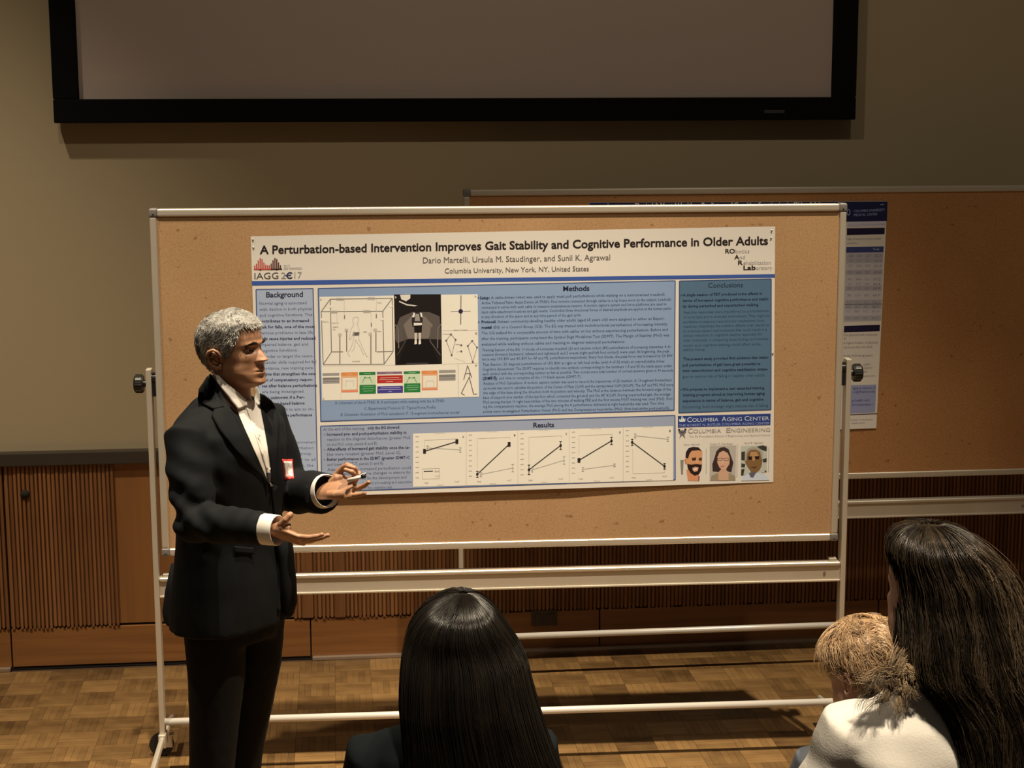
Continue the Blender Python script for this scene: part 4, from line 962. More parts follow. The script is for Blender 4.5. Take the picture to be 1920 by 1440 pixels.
def strand_mesh(name, strands, radius, mat, parent, tones=None, sides=3, taper=0.25, stuff=True):
    """strands: list of (K,3) arrays"""
    V, F_, T = [], [], []; n0 = 0
    for si, S in enumerate(strands):
        S = np.asarray(S); K = len(S)
        t = np.gradient(S, axis=0); t /= (np.linalg.norm(t, axis=1, keepdims=True)+1e-9)
        ref = np.array([0.31, 0.87, 0.38]); a = np.cross(t, ref); a /= (np.linalg.norm(a, axis=1, keepdims=True)+1e-9); b = np.cross(t, a)
        rad = radius*(1-(1-taper)*np.linspace(0, 1, K)**2)[:, None]
        for k in range(sides):
            an = 2*math.pi*k/sides; V.append(S+a*rad*math.cos(an)+b*rad*math.sin(an))
        tone = tones[si] if tones is not None else 0.3
        for k in range(sides):
            A, B = n0+k*K, n0+((k+1) % sides)*K
            for j in range(K-1): F_.append((A+j, A+j+1, B+j+1, B+j)); T.append(tone)
        n0 += sides*K
    V = np.concatenate(V) if V else np.zeros((0, 3))
    me = bpy.data.meshes.new(name); me.from_pydata(V.tolist(), [], F_)
    at = me.attributes.new('tone', 'FLOAT', 'FACE'); at.data.foreach_set('value', T)
    o = link(name, me, mat, parent, True)
    if stuff: o['kind'] = 'stuff'
    return o
def tone_attr(me, v):
    at = me.attributes.new('tone', 'FLOAT', 'FACE'); at.data.foreach_set('value', [v]*len(me.polygons))

# hand: palm, four fingers of different length, thumb, fused into one skin
def hand_bm(bm, wrist, xd, nrm, right, curls, thumb, k=1.0, splay=0.06):
    x = Vector(xd).normalized(); n = Vector(nrm); n = (n-x*n.dot(x)).normalized()
    t = x.cross(n) if right else n.cross(x)      # towards the thumb side
    W = Vector(wrist)
    P = lambda a, b, c: W+(x*a+t*b+n*c)*k
    # palm: lofted flattened rings
    rings = []
    for a, w, h, cc, cb in ((-0.035, .022, .017, 0, 0), (-0.02, .026, .019, 0, 0), (0.0, .029, .019, 0, 0), (0.02, .036, .018, .001, .002), (0.045, .041, .016, .001, .001), (0.07, .041, .0135, 0, 0), (0.09, .039, .0115, 0, 0)):
        rings.append([P(a, cb+w*math.cos(q), cc+h*math.sin(q)) for q in [2*math.pi*i/20 for i in range(20)]])
    loft(bm, rings)
    sweep(bm, [P(0.012, 0.020, 0.006), P(0.035, 0.030, 0.011), P(0.055, 0.030, 0.010)], [0.014*k, 0.016*k, 0.010*k], 12)
    sweep(bm, [P(0.015, -0.022, 0.006), P(0.04, -0.028, 0.008), P(0.07, -0.028, 0.005)], [0.012*k, 0.013*k, 0.009*k], 12)
    # fingers index..little
    for i, (b, L_, r) in enumerate(((0.029, .074, .0086), (0.0095, .083, .0089), (-0.010, .077, .0083), (-0.028, .060, .0074))):
        ang = 0.0; p = P(0.082-abs(i-1)*0.003, b, 0.0); pts = [P(0.065, b, 0.0), p]; rr = [r*1.1*k, r*1.08*k]
        sp = (1.5-i)*splay
        for sl, ca, rs in ((0.46, curls[i][0], 0.98), (0.30, curls[i][1], 0.90), (0.24, curls[i][2], 0.74)):
            ang += math.radians(ca)
            d = (x*math.cos(sp)+t*math.sin(sp))*math.cos(ang)+n*math.sin(ang)
            mid = p+d*(L_*sl*k*0.5); p = p+d*(L_*sl*k)
            pts += [mid, p]; rr += [r*rs*0.95*k, r*rs*k]
        pts.append(p+d*0.004*k); rr.append(r*0.4*k)
        sweep(bm, pts, rr, 12, up=n)
    tp = [P(*q) for q in thumb]
    sweep(bm, tp, [0.0125*k, 0.0115*k, 0.0100*k, 0.0100*k, 0.0085*k, 0.004*k][:len(tp)], 12, up=n)

# ---------------------------------------------------------------- the presenter
TH = 55.0
Fm, Lm, Um = frame_of(TH)
MO = Vector((-0.325, 4.95, 0))
man = empty('person', (MO.x, MO.y, 0), 0, 'grey haired man in black suit and open white collar, standing with both palms out', 'person')
def mloc(f, l, z): return Vector((MO.x, MO.y, 0))+Fm*f+Lm*l+Vector((0, 0, z+DZ))
def px(x, y, Y): return Vector(PY(x, y, Y))
mh = Head(px(437, 664, 4.95), 63, -5, 0, 1.0)
# arm joints
RS, RE, RW = mloc(0.0, -0.188, 1.395), px(366, 980, 4.70), px(505, 993, 4.555)
LS, LE, LW = mloc(-0.005, 0.190, 1.390), px(547, 925, 5.10), px(606, 921, 4.93)
rhx = (px(618, 1000, 4.49)-px(515, 990, 4.555)).normalized()
lhx = (px(694, 903, 4.86)-px(606, 921, 4.93)).normalized()
bm = bmesh.new()
V_, F_ = mh.mesh(); add_pydata(bm, V_, F_)
for sd in (-1, 1): mh.ear(bm, sd)
body_head = bm
# neck
def ringc(c, F_, L_, a, b, n=32, tilt=0.0):
    return [c+F_*(b*math.cos(2*math.pi*i/n))+L_*(a*math.sin(2*math.pi*i/n))+Vector((0, 0, tilt*math.cos(2*math.pi*i/n))) for i in range(n)]
nk0, nk1 = mloc(-0.005, 0.0, 1.43), mh.w(-0.012, 0, 0.050)
loft(bm, [ringc(nk0.lerp(nk1, t), Fm, Lm, a, b, tilt=0.012*(1-t)) for t, a, b in ((0, .105, .085), (0.2, .078, .074), (0.45, .064, .066), (0.7, .060, .062), (1.0, .054, .050))])
loft(bm, [body_ring(MO, Fm, Lm, z+DZ, 0, 0, a, b) for z, a, b in ((0.82, .14, .09), (1.0, .14, .09), (1.3, .15, .085), (1.42, .12, .07), (1.47, .07, .06))])
for S_, E_, W_ in ((RS, RE, RW), (LS, LE, LW)):
    sweep(bm, [S_, S_.lerp(E_, .5), E_, E_.lerp(W_, .5), W_], [.046, .042, .036, .034, .026], 16)
for l, zz in ((-0.088, 0), (0.088, 0)):
    q0, q1, q2 = ((402, 1180, 4.88), (400, 1350, 4.87), (392, 1600, 4.86)) if l < 0 else ((482, 1180, 5.02), (470, 1345, 5.03), (440, 1590, 5.04))
    c0, c1, c2 = px(*q0), px(*q1), px(*q2); c0.z, c1.z, c2.z = 0.90, 0.56, 0.10
    sweep(bm, [c0, c1, c2], [.07, .05, .036], 16)
hb = bmesh.new()
# his right hand: palm up, fingers reaching right in a gentle arc, thumb raised at the wrist
hand_bm(hb, RW+rhx*0.012, rhx+Vector((0, 0, -0.26)), Vector((-0.10, 0.55, 0.85)), True, ((14, 14, 10), (18, 14, 8), (22, 14, 8), (26, 14, 8)),
        ((0.018, 0.020, 0.006), (0.030, 0.038, 0.017), (0.038, 0.048, 0.030), (0.042, 0.048, 0.042), (0.045, 0.046, 0.051), (0.046, 0.045, 0.054)), 1.0, 0.02)
# his left hand: palm open to the camera, two fingers straight, index and middle bent round a pointer
hand_bm(hb, LW+lhx*0.010, lhx+Vector((0.0, 0, -0.06)), Vector((-0.10, -0.62, 0.78)), False, ((38, 62, 40), (44, 58, 36), (10, 12, 10), (-2, 10, 8)),
        ((0.018, 0.020, 0.006), (0.036, 0.042, 0.018), (0.058, 0.050, 0.030), (0.074, 0.048, 0.037), (0.090, 0.040, 0.040), (0.096, 0.036, 0.041)), 1.06, 0.07)
tmp = remeshed('hands_tmp', hb, 0.0021, m_skin_m, None, 2)
bm.from_mesh(tmp.data); hme = tmp.data; bpy.data.objects.remove(tmp)
body = bm_link('body', bm, m_skin_m, man, True)

# clothes helpers: panels laid on a body surface along photo-true outlines
class Wrap:
    def __init__(s, obs):
        b = bmesh.new()
        for o in obs: b.from_mesh(o.data)
        s.t = BVHTree.FromBMesh(b); b.free()
    def hit(s, x, y, lift):
        d = Vector(ray(x, y)).normalized(); r = s.t.ray_cast(Vector(CAMP), d)
        if r[0] is None: return None
        n_ = r[1] if r[1].dot(d) < 0 else -r[1]
        return r[0]+(n_*0.5-d*0.5).normalized()*lift, r[0]
def strip_panel(name, wrap, left, right, lift, mat, parent, n=10, thick=0.003, edge=0.0, m=None, smooth=4):
    """quad strip between two pixel polylines, draped on the surface"""
    m = m or 24
    def samp(pl, t):
        L_ = [0]
        for a, b in zip(pl, pl[1:]): L_.append(L_[-1]+math.dist(a, b))
        d = t*L_[-1]
        for i in range(len(pl)-1):
            if d <= L_[i+1] or i == len(pl)-2:
                q = (d-L_[i])/max(L_[i+1]-L_[i], 1e-6); return (pl[i][0]+(pl[i+1][0]-pl[i][0])*q, pl[i][1]+(pl[i+1][1]-pl[i][1])*q)
    dirs, deps = [], []
    for j in range(m+1):
        a, b = samp(left, j/m), samp(right, j/m)
        for i in range(n+1):
            x, y = a[0]+(b[0]-a[0])*i/n, a[1]+(b[1]-a[1])*i/n
            h = wrap.hit(x, y, lift+edge*math.sin(math.pi*i/n))
            d = Vector(ray(x, y)).normalized(); dirs.append(d)
            deps.append((h[0]-Vector(CAMP)).dot(d) if h else None)
    ok = [q for q in deps if q is not None]
    deps = [q if q is not None else sum(ok)/len(ok) for q in deps]
    G = np.array(deps).reshape(m+1, n+1)
    for _ in range(smooth):
        g = np.pad(G, 1, mode='edge'); G = np.minimum(G, (g[:-2, 1:-1]+g[2:, 1:-1]+g[1:-1, :-2]+g[1:-1, 2:])/4)
    V = [tuple(Vector(CAMP)+d*q) for d, q in zip(dirs, G.ravel())]
    F_ = [(j*(n+1)+i, j*(n+1)+i+1, (j+1)*(n+1)+i+1, (j+1)*(n+1)+i) for j in range(m) for i in range(n)]
    me = bpy.data.meshes.new(name); me.from_pydata(V, [], F_)
    b = bmesh.new(); b.from_mesh(me); b.normal_update()
    if sum((f.normal.dot(f.calc_center_median()-Vector(CAMP)) for f in b.faces)) > 0: bmesh.ops.reverse_faces(b, faces=b.faces)
    b.to_mesh(me); b.free()
    o = link(name, me, mat, parent, True)
    md = o.modifiers.new('thickness', 'SOLIDIFY'); md.thickness = thick; md.offset = -1
    return o
# jacket: torso and sleeves fused
def folds(c):
    d = 0.0
    e = (c-RE)
    if e.length < 0.16:
        u = e.dot((RW-RE).normalized()); v = e.dot((RS-RE).normalized())
        d += 0.0078*math.exp(-(e.length/0.10)**2)*math.sin((u*0.8+v)*88+e.x*20)+0.002*math.exp(-(e.length/0.12)**2)*math.sin((u-0.6*v)*120)
    e = (c-RS.lerp(RE, 0.6))
    if e.length < 0.2: d += 0.0055*math.exp(-(e.length/0.10)**2)*math.sin(e.dot(Vector((0.5, 0.2, 1)).normalized())*95)
    e = c-LE
    if e.length < 0.15: d += 0.006*math.exp(-(e.length/0.08)**2)*math.sin(e.dot(Vector((0.7, 0.2, 0.8)))*110)
    e = c-RW
    if e.length < 0.2: d += 0.002*math.exp(-(e.length/0.12)**2)*math.sin(e.dot((RW-RE).normalized())*130)
    d += 0.0050*mnoise.noise(c*7.0)+0.0022*mnoise.noise(Vector((c.x*26, c.y*26, c.z*9)))
    return d
bm = bmesh.new()
TS = [(0.800, -.010, .0, .212, .150, 2.3), (0.86, -.008, 0, .208, .146, 2.3), (0.95, -.004, 0, .200, .138, 2.3), (1.05, 0.0, 0, .188, .126, 2.3), (1.14, 0.004, 0, .182, .120, 2.3), (1.24, 0.008, 0, .192, .126, 2.4),
      (1.33, 0.006, 0, .204, .126, 2.4), (1.39, 0.0, 0, .214, .112, 2.4), (1.430, -0.008, 0, .190, .093, 2.2), (1.460, -0.016, 0, .135, .078, 2.1), (1.478, -0.022, 0, .098, .066, 2.0)]
rings = [body_ring(MO, Fm, Lm, z+DZ, cf, cl, a, b, e) for z, cf, cl, a, b, e in TS]
loft(bm, rings)
rdir, ldir = (RW-RE).normalized(), (LW-LE).normalized()
RC, LC = RW-rdir*0.012, LW+ldir*0.003+Vector((0, 0, -0.010))
sweep(bm, [RS+Vector((0.02, 0.03, 0.005)), RS, RS.lerp(RE, .35), RS.lerp(RE, .75), RE+Vector((-0.005, 0, -0.004)), RE.lerp(RW, .2), RE.lerp(RW, .6), RC], [.050, .066, .067, .061, .060, .058, .051, .0475], 24)
sweep(bm, [LS-Vector((0.02, 0.03, -0.005)), LS, LS.lerp(LE, .35), LS.lerp(LE, .75), LE+Vector((-0.004, 0, -0.004)), LE.lerp(LW, .25), LE.lerp(LW, .65), LC], [.050, .064, .064, .060, .062, .066, .064, .0625], 24)
jacket = remeshed('jacket', bm, 0.0075, m_suit, man, 4, folds)
# front quarter of the jacket hanging open to his left, and the back vent flap
bm = bmesh.new()
loft(bm, [ringc(px(x, y, 4.93), Lm, Fm, a, b, 20) for x, y, a, b in ((532, 985, .016, .028), (537, 1040, .017, .030), (541, 1090, .018, .032), (543, 1130, .018, .030), (543, 1150, .012, .018), (543, 1158, .004, .006))])
bm_link('jacket_front_flap', bm, m_suit, jacket, True)
bm = bmesh.new()
loft(bm, [ringc(px(x, y, 5.0), Lm, Fm, a, b, 20) for x, y, a, b in ((345, 1060, .05, .012), (334, 1110, .05, .012), (326, 1150, .045, .010), (322, 1168, .030, .008), (318, 1174, .008, .004))])
bm_link('jacket_vent_flap', bm, m_suit, jacket, True)
# trousers
bm = bmesh.new()
loft(bm, [body_ring(MO, Fm, Lm, z+DZ, -.004, 0, a, b) for z, a, b in ((0.98, .15, .11), (0.88, .165, .118), (0.80, .172, .118), (0.75, .165, .112))])
RLg = [(0.88, px(402, 1180, 4.88)), (0.74, px(405, 1270, 4.88)), (0.58, px(400, 1350, 4.87)), (0.42, px(396, 1440, 4.86)), (0.08, px(392, 1600, 4.86))]
LLg = [(0.88, px(482, 1180, 5.02)), (0.74, px(480, 1260, 5.02)), (0.58, px(470, 1345, 5.03)), (0.42, px(456, 1440, 5.04)), (0.08, px(440, 1590, 5.04))]
def setz(v, z): v = v.copy(); v.z = z; return v
sweep(bm, [setz(p, z) for z, p in RLg], [.093, .086, .075, .067, .062], 24, up=(0, 1, 0))
sweep(bm, [setz(p, z) for z, p in LLg], [.088, .080, .068, .061, .058], 24, up=(0, 1, 0))
def tfold(c): return 0.005*mnoise.noise(Vector((c.x*9, c.y*9, c.z*4)))+0.0015*mnoise.noise(c*40)
remeshed('trousers', bm, 0.009, m_trouser, man, 3, tfold)
for q in (RLg[-1][1], LLg[-1][1]):
    bm = bmesh.new(); c = Vector((q.x, q.y, 0))
    loft(bm, [ringc(c+Fm*f+Vector((0, 0, z)), Vector((0, 0, 1)), Lm, a, b, 20) for f, z, a, b in ((-.075, .035, .02, .02), (-.06, .045, .044, .034), (0, .048, .047, .037), (.06, .038, .037, .040), (.12, .028, .027, .042), (.17, .022, .021, .034), (.19, .02, .012, .015))])
    bm_link('shoe', bm, m_leather, man, True)
# shirt front in the V of the jacket, collar, lapels
nb = bpy.data.objects.new('nk', bpy.data.meshes.new('nk')); b = bmesh.new()
loft(b, [ringc(nk0.lerp(nk1, t), Fm, Lm, a, b_) for t, a, b_ in ((0, .112, .092), (0.2, .084, .080), (0.45, .069, .070), (0.7, .063, .065), (1.0, .056, .052))]); b.to_mesh(nb.data); b.free()
wr = Wrap([jacket, nb]); bpy.data.objects.remove(nb)
shirt = strip_panel('shirt', wr, [(440, 752), (449, 780), (463, 812), (480, 852), (498, 893), (508, 912)], [(487, 750), (490, 775), (495, 800), (502, 840), (508, 880), (512, 912)], 0.005, m_shirt, man, 12, 0.002)
strip_panel('shirt_placket', wr, [(462, 764), (474, 800), (487, 840), (500, 880)], [(470, 762), (480, 800), (492, 840), (504, 880)], 0.0085, m_shirt, shirt, 4, 0.002)
strip_panel('collar', wr, [(396, 695), (404, 712), (418, 732), (432, 750), (447, 768)], [(403, 698), (424, 718), (446, 735), (462, 750), (464, 760)], 0.014, m_shirt, shirt, 5, 0.003)
strip_panel('collar', wr, [(476, 750), (479, 756), (481, 763)], [(482, 722), (489, 740), (492, 754)], 0.013, m_shirt, shirt, 5, 0.003)
for (x, y) in ((483, 818), (493, 848), (502, 878)):
    h = wr.hit(x, y, 0.011); b = bmesh.new(); d = Vector(ray(x, y)).normalized(); cyl(b, h[0], h[0]-d*0.0015, 0.004, seg=12); bm_link('button', b, m_shirt, shirt, False)
strip_panel('tie_end', wr, [(499, 886), (503, 905)], [(509, 886), (512, 905)], 0.007, m_greybelt, shirt, 4, 0.002)
lr = strip_panel('lapel', wr, [(391, 704), (374, 728), (370, 752), (402, 768), (396, 776), (412, 806), (440, 842), (468, 872), (490, 892), (507, 910)],
                 [(396, 703), (408, 722), (420, 745), (432, 764), (443, 785), (455, 808), (468, 834), (482, 862), (496, 890), (508, 911)], 0.011, m_suit, jacket, 8, 0.004, 0.003, 40)
ll = strip_panel('lapel', wr, [(487, 737), (490, 770), (496, 800), (503, 840), (508, 875), (510, 908)], [(497, 741), (516, 762), (524, 785), (522, 820), (519, 865), (513, 908)], 0.011, m_suit, jacket, 6, 0.004, 0.003, 30)
strip_panel('collar_fall', wr, [(388, 706), (372, 730), (372, 752), (400, 766)], [(396, 702), (398, 720), (408, 744), (420, 762)], 0.016, m_suit, jacket, 5, 0.003)
strip_panel('front_edge', wr, [(508, 908), (514, 960), (520, 1030), (524, 1100), (521, 1150)], [(513, 908), (519, 960), (525, 1030), (529, 1100), (526, 1150)], 0.007, m_suit, jacket, 3, 0.003)
strip_panel('pocket_flap', wr, [(440, 1024), (440, 1036)], [(476, 1027), (476, 1039)], 0.006, m_suit, jacket, 8, 0.003, 0, 4)
h = wr.hit(511, 915, 0.010); b = bmesh.new(); d = Vector(ray(511, 915)).normalized(); cyl(b, h[0], h[0]-d*0.003, 0.009, 0.008, seg=16); bm_link('button', b, m_suit, jacket, False)
# shirt cuffs
for W_, dr, r0, r1, ln in ((RW, rdir, .0435, .0425, .030), (LW, ldir, .0515, .050, .026)):
    bm = bmesh.new()
    a = W_-dr*0.030; e = W_+dr*ln
    sd = dr.cross(Vector((0, 0, 1))).normalized(); upv = sd.cross(dr)
    def rg(c, r): return [c+sd*r*0.9*math.cos(2*math.pi*i/28)+upv*r*math.sin(2*math.pi*i/28) for i in range(28)]
    loft(bm, [rg(a, r0), rg(W_, r0), rg(e-dr*0.002, r1), rg(e, r1-0.002), rg(e-dr*0.012, r1-0.005), rg(a, r0-0.007)], False)
    bm_link('shirt_cuff', bm, m_shirt, shirt, True)
# name sticker
badge = strip_panel('name_sticker', wr, [(529, 861), (534, 900)], [(549, 861), (551, 897)], 0.0035, material('red_sticker', (0.62, 0.05, 0.04), 0.5), man, 6, 0.001, 0, 8)
bw = strip_panel('sticker_field', wr, [(532, 865), (536, 896)], [(547.5, 865), (549.5, 893)], 0.0100, m_shirt, badge, 6, 0.001, 0, 8)
mk = material('sticker_writing', (0.12, 0.11, 0.14), 0.6)
for pl in ([(536, 873), (539, 869), (541, 875)], [(542, 875), (545, 870), (546, 876)], [(540, 884), (538, 888), (541, 889)], [(543, 888), (545, 885), (547, 889), (548, 886)]):
    pts = [wr.hit(x, y, 0.0122)[0] for x, y in pl if wr.hit(x, y, 0.0122)]
    if len(pts) > 1: b = bmesh.new(); sweep(b, pts, 0.0006, 5); o = bm_link('handwriting', b, mk, badge, True)
# eyes, brows, lips
for sd in (-1, 1):
    b = bmesh.new(); bmesh.ops.create_uvsphere(b, u_segments=20, v_segments=12, radius=0.0122)
    bmesh.ops.translate(b, verts=b.verts, vec=mh.w(0.0635, sd*0.031, 0.112)); o = bm_link('eyeball', b, m_eye, body, True)
    b = bmesh.new(); bmesh.ops.create_uvsphere(b, u_segments=14, v_segments=8, radius=0.0066)
    bmesh.ops.translate(b, verts=b.verts, vec=mh.w(0.0700, sd*0.030, 0.1115)); bm_link('iris', b, m_iris, o, True)
    for up_, zc in ((1, 0.1185), (-1, 0.1055)):
        b = bmesh.new(); pts = []
        for k in range(9):
            t = k/8; l = 0.0185+t*0.027; arch = math.sin(math.pi*t)
            f = 0.0720-0.006*abs(t-0.4)*2-(0.002 if t > .8 else 0)
            pts.append(mh.w(f+0.0035*arch, sd*l, 0.111+(zc-0.111)*(0.25+0.75*arch)))
        sweep(b, pts, [0.0012]+[0.0034]*7+[0.0012], 8); bm_link('eyelid', b, m_skin_m, body, True)
strands = []
for sd in (-1, 1):
    for k in range(240):
        t = RNG.random(); l = 0.012+t*0.037; z = 0.1285+0.0035*math.sin(math.pi*min(1, t*1.15))-0.004*t+RNG.normal(0, 0.0019)
        ph = sd*math.asin(min(0.99, l/0.085)); p = np.array(mh.pt(z, ph, 0.0015)); q = np.array(mh.w(0.0, sd*0.010, 0.0038))-np.array(mh.w(0, 0, 0))
        strands.append([p, p+q*0.5+np.array(mh.F)*0.001, p+q])
o = strand_mesh('eyebrow', strands, 0.0007, m_brow, body, None, 3)
# grey hair: short cap plus brushed strands
def hairline(phi):
    """lowest head height with hair for the angle round the head (0 = face)"""
    a = abs(math.degrees(phi))
    return float(np.interp(a, [0, 12, 24, 34, 42, 50, 58, 66, 74, 84, 92, 100, 108, 120, 140, 180], [.172, .173, .176, .178, .170, .150, .132, .112, .098, .100, .130, .134, .118, .085, .062, .052]))
def hair_cap(head, line, thick, mat, parent, seed, lump=0.004, tone=0.25, n=120, m=56, name='hair'):
    V, F_ = [], []
    for j in range(m):
        for i in range(n):
            phi = -math.pi+2*math.pi*i/n; z0 = line(phi); t = j/(m-1); z = z0+(0.2238-z0)*t
            edge = min(1, t*9); f, l, zz = head_point(z, phi)
            d = thick(phi, z)*(0.25+0.75*edge)+lump*edge*(mnoise.noise(Vector((f*70, l*70, z*70+seed)))*0.9+0.5*mnoise.noise(Vector((f*160, l*160, z*160+seed))))
            V.append(tuple(head.pt(z, phi, max(d, 0.0012))))
    F_ = grid_faces(n, m); F_.append(tuple(range((m-1)*n, m*n)))
    me = bpy.data.meshes.new(name); me.from_pydata(V, [], F_); tone_attr(me, tone)
    return link(name, me, mat, parent, True)
mthick = lambda phi, z: 0.004+0.008*max(0, min(1, (z-0.13)/0.06))+0.003*math.cos(phi)*(z > 0.16)
mhair = hair_cap(mh, hairline, mthick, m_hair_grey, man, 3.0, 0.004, 0.2)
strands, tones = [], []
for k in range(5200):
    phi = RNG.uniform(-math.pi, math.pi); z0 = hairline(phi); t = RNG.random()**0.8
    z = z0+(0.221-z0)*t
    f, l, zz = head_point(z, phi); base = np.array(mh.pt(z, phi, mthick(phi, z)*0.6))
    nrm = np.array(mh.pt(z, phi, 0.02))-np.array(mh.pt(z, phi, 0.0)); nrm /= np.linalg.norm(nrm)+1e-9
    top = max(0, min(1, (z-0.165)/0.03))
    # sides are combed down and back, the top forward and up
    flow = np.array(mh.F)*(0.55*top-0.65*(1-top))+np.array(mh.U)*(-0.75*(1-top)+0.05)+np.array(mh.L)*RNG.normal(0, 0.45)
    flow = flow-nrm*(flow@nrm); flow /= np.linalg.norm(flow)+1e-9
    ln = RNG.uniform(0.008, 0.020)*(0.7+0.6*top)
    s = [base+flow*ln*u+nrm*(0.0055*u*(1-0.5*u)+RNG.normal(0, 0.0004))*(1.0+0.7*top) for u in (0, .35, .7, 1)]
    strands.append(s)
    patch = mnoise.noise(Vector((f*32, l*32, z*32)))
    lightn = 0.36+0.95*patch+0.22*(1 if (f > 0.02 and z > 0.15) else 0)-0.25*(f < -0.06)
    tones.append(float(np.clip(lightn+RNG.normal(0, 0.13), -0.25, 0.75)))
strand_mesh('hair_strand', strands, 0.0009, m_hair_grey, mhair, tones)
# pointer held between thumb and bent fingers
a, e = px(662, 898, 4.815), px(685, 892, 4.80)
pen = empty('pointer_pen', tuple(a), 0, 'short white and black pen held in the bent fingers of the man in the suit', 'pen')
bpy.context.view_layer.update()
def wlink(name, bm, mat, parent, smooth=True):
    o = bm_link(name, bm, mat, None, smooth); o.parent = parent; o.matrix_parent_inverse = parent.matrix_world.inverted(); return o
b = bmesh.new(); cyl(b, a-(e-a)*0.45, a.lerp(e, .72), 0.0052, seg=16); wlink('barrel', b, m_shirt, pen)
b = bmesh.new(); dd = (e-a); cyl(b, a.lerp(e, .72), e, 0.0066, 0.0060, 16); wlink('cap', b, m_black, pen)
b = bmesh.new(); cyl(b, a.lerp(e, .40)+Vector((0, 0, .0055)), a.lerp(e, 1.05)+Vector((0, 0, .0075)), 0.0016, seg=8); wlink('clip', b, m_shirt, pen)
# (parent all man's meshes without moving them)

# ---------------------------------------------------------------- seated audience
bm = bmesh.new(); box(bm, -4, 5, -1.2, 3.12, 0.0, 0.16); r1_ = bm_link('floor_riser', bm, m_floorbase); structure(r1_)
bm = bmesh.new(); box(bm, -4, 5, -1.2, 2.76 if False else 2.40, 0.16, 0.30); structure(bm_link('floor_riser', bm, m_floorbase))
def seated(person, O, theta, sh_z, half, top_mat, leg_mat, floor_z, deep=0.105, slope=0.06, name='blouse', fold=None, arms=True, lower=True):
    Fv, Lv, U = frame_of(theta); O = Vector((O[0], O[1], 0))
    P = lambda f, l, z: O+Fv*f+Lv*l+Vector((0, 0, z))
    hip = sh_z-0.50
    bm = bmesh.new()
    loft(bm, [body_ring(O, Fv, Lv, z, cf, 0, a, b, 2.3, 40) for z, cf, a, b in ((hip-0.06, -.01, .165, .12), (hip+0.05, 0, .160, .112), (hip+0.16, .006, half*.80, .100), (hip+0.30, .008, half*.90, deep), (sh_z-0.09, 0, half, deep),
        (sh_z-0.035, -.006, half*.94, deep*.86), (sh_z, -.012, half*.72, deep*.66), (sh_z+slope*.55, -.014, half*.42, .060), (sh_z+slope, -.014, half*.30, .050))])
    hands = []
    for sd in (-1, 1):
        S_, E_, W_ = P(-.005, sd*(half-0.015), sh_z-0.045), P(0.10, sd*(half+0.035), sh_z-0.30), P(0.30, sd*0.11, sh_z-0.36)
        sweep(bm, [P(0, sd*half*.6, sh_z-.04), S_, S_.lerp(E_, .5), E_, E_.lerp(W_, .5), W_], [.045, .054, .050, .045, .038, .031], 18)
        hands.append((E_, W_, sd))
    tp = remeshed(name, bm, 0.008, top_mat, person, 3, fold)
    if leg_mat is not None:
        bm = bmesh.new()
        loft(bm, [body_ring(O, Fv, Lv, z, 0, 0, .165, .13, 2.3, 32) for z in (hip-0.09, hip-0.03, hip+0.04)])
        for sd in (-1, 1):
            sweep(bm, [P(0, sd*.09, hip-.02), P(.22, sd*.10, hip-.01), P(.42, sd*.11, hip-.015), P(.46, sd*.11, hip-.08), P(.47, sd*.11, (hip+floor_z)/2), P(.47, sd*.11, floor_z+.09)], [.085, .078, .066, .062, .052, .042], 16, up=(0, 0, 1) if False else tuple(Lv))
        remeshed('trousers', bm, 0.011, leg_mat, person, 3)
        for sd in (-1, 1):
            bm = bmesh.new(); c = P(.50, sd*.11, floor_z)
            loft(bm, [ringc(c+Fv*f+Vector((0, 0, z)), Vector((0, 0, 1)), Lv, a, b_, 16) for f, z, a, b_ in ((-.10, .035, .02, .02), (-.06, .045, .044, .032), (0, .045, .044, .034), (.07, .030, .029, .038), (.13, .02, .016, .02))])
            bm_link('shoe', bm, m_leather, person, True)
    return hands, P, Fv, Lv
def person_body(person, head, nk_base, hands, mat, ears=(-1, 1)):
    bm = bmesh.new(); V_, F_ = head.mesh(96, 80); add_pydata(bm, V_, F_)
    for sd in ears: head.ear(bm, sd)
    n1 = head.w(-0.020, 0, 0.05)
    loft(bm, [ringc(nk_base.lerp(n1, t), head.F, head.L, (0.058-0.004*t)*head.k, (0.058)*head.k, 28) for t in (0, .33, .66, 1)])
    hb = bmesh.new()
    for E_, W_, sd in hands:
        d = (W_-E_).normalized(); sweep(bm, [E_, W_], [.03, .024], 12)
        hand_bm(hb, W_+d*0.01, d, Vector((0, 0, -1)), sd < 0, ((12, 14, 10),)*4, ((0.018, 0.020, 0.004), (0.040, 0.040, 0.010), (0.062, 0.048, 0.014), (0.080, 0.050, 0.016), (0.092, 0.050, 0.018)), 0.9)
    S0 = nk_base+Vector((0, 0, -0.05)); loft(bm, [ringc(nk_base+Vector((0, 0, q)), head.F, head.L, a, b_, 28) for q, a, b_ in ((-.40, .12, .07), (-.12, .13, .07), (0.0, .07, .055), (0.03, .057, .055))])
    for E_, W_, sd in hands: sweep(bm, [S0+(E_-S0)*0.3, E_+Vector((0, 0, 0.08)), E_, W_], [.04, .038, .032, .026], 14)
    t_ = remeshed('hands_tmp', hb, 0.003, mat, None, 2); bm.from_mesh(t_.data); bpy.data.objects.remove(t_)
    return bm_link('body', bm, mat, person, True)
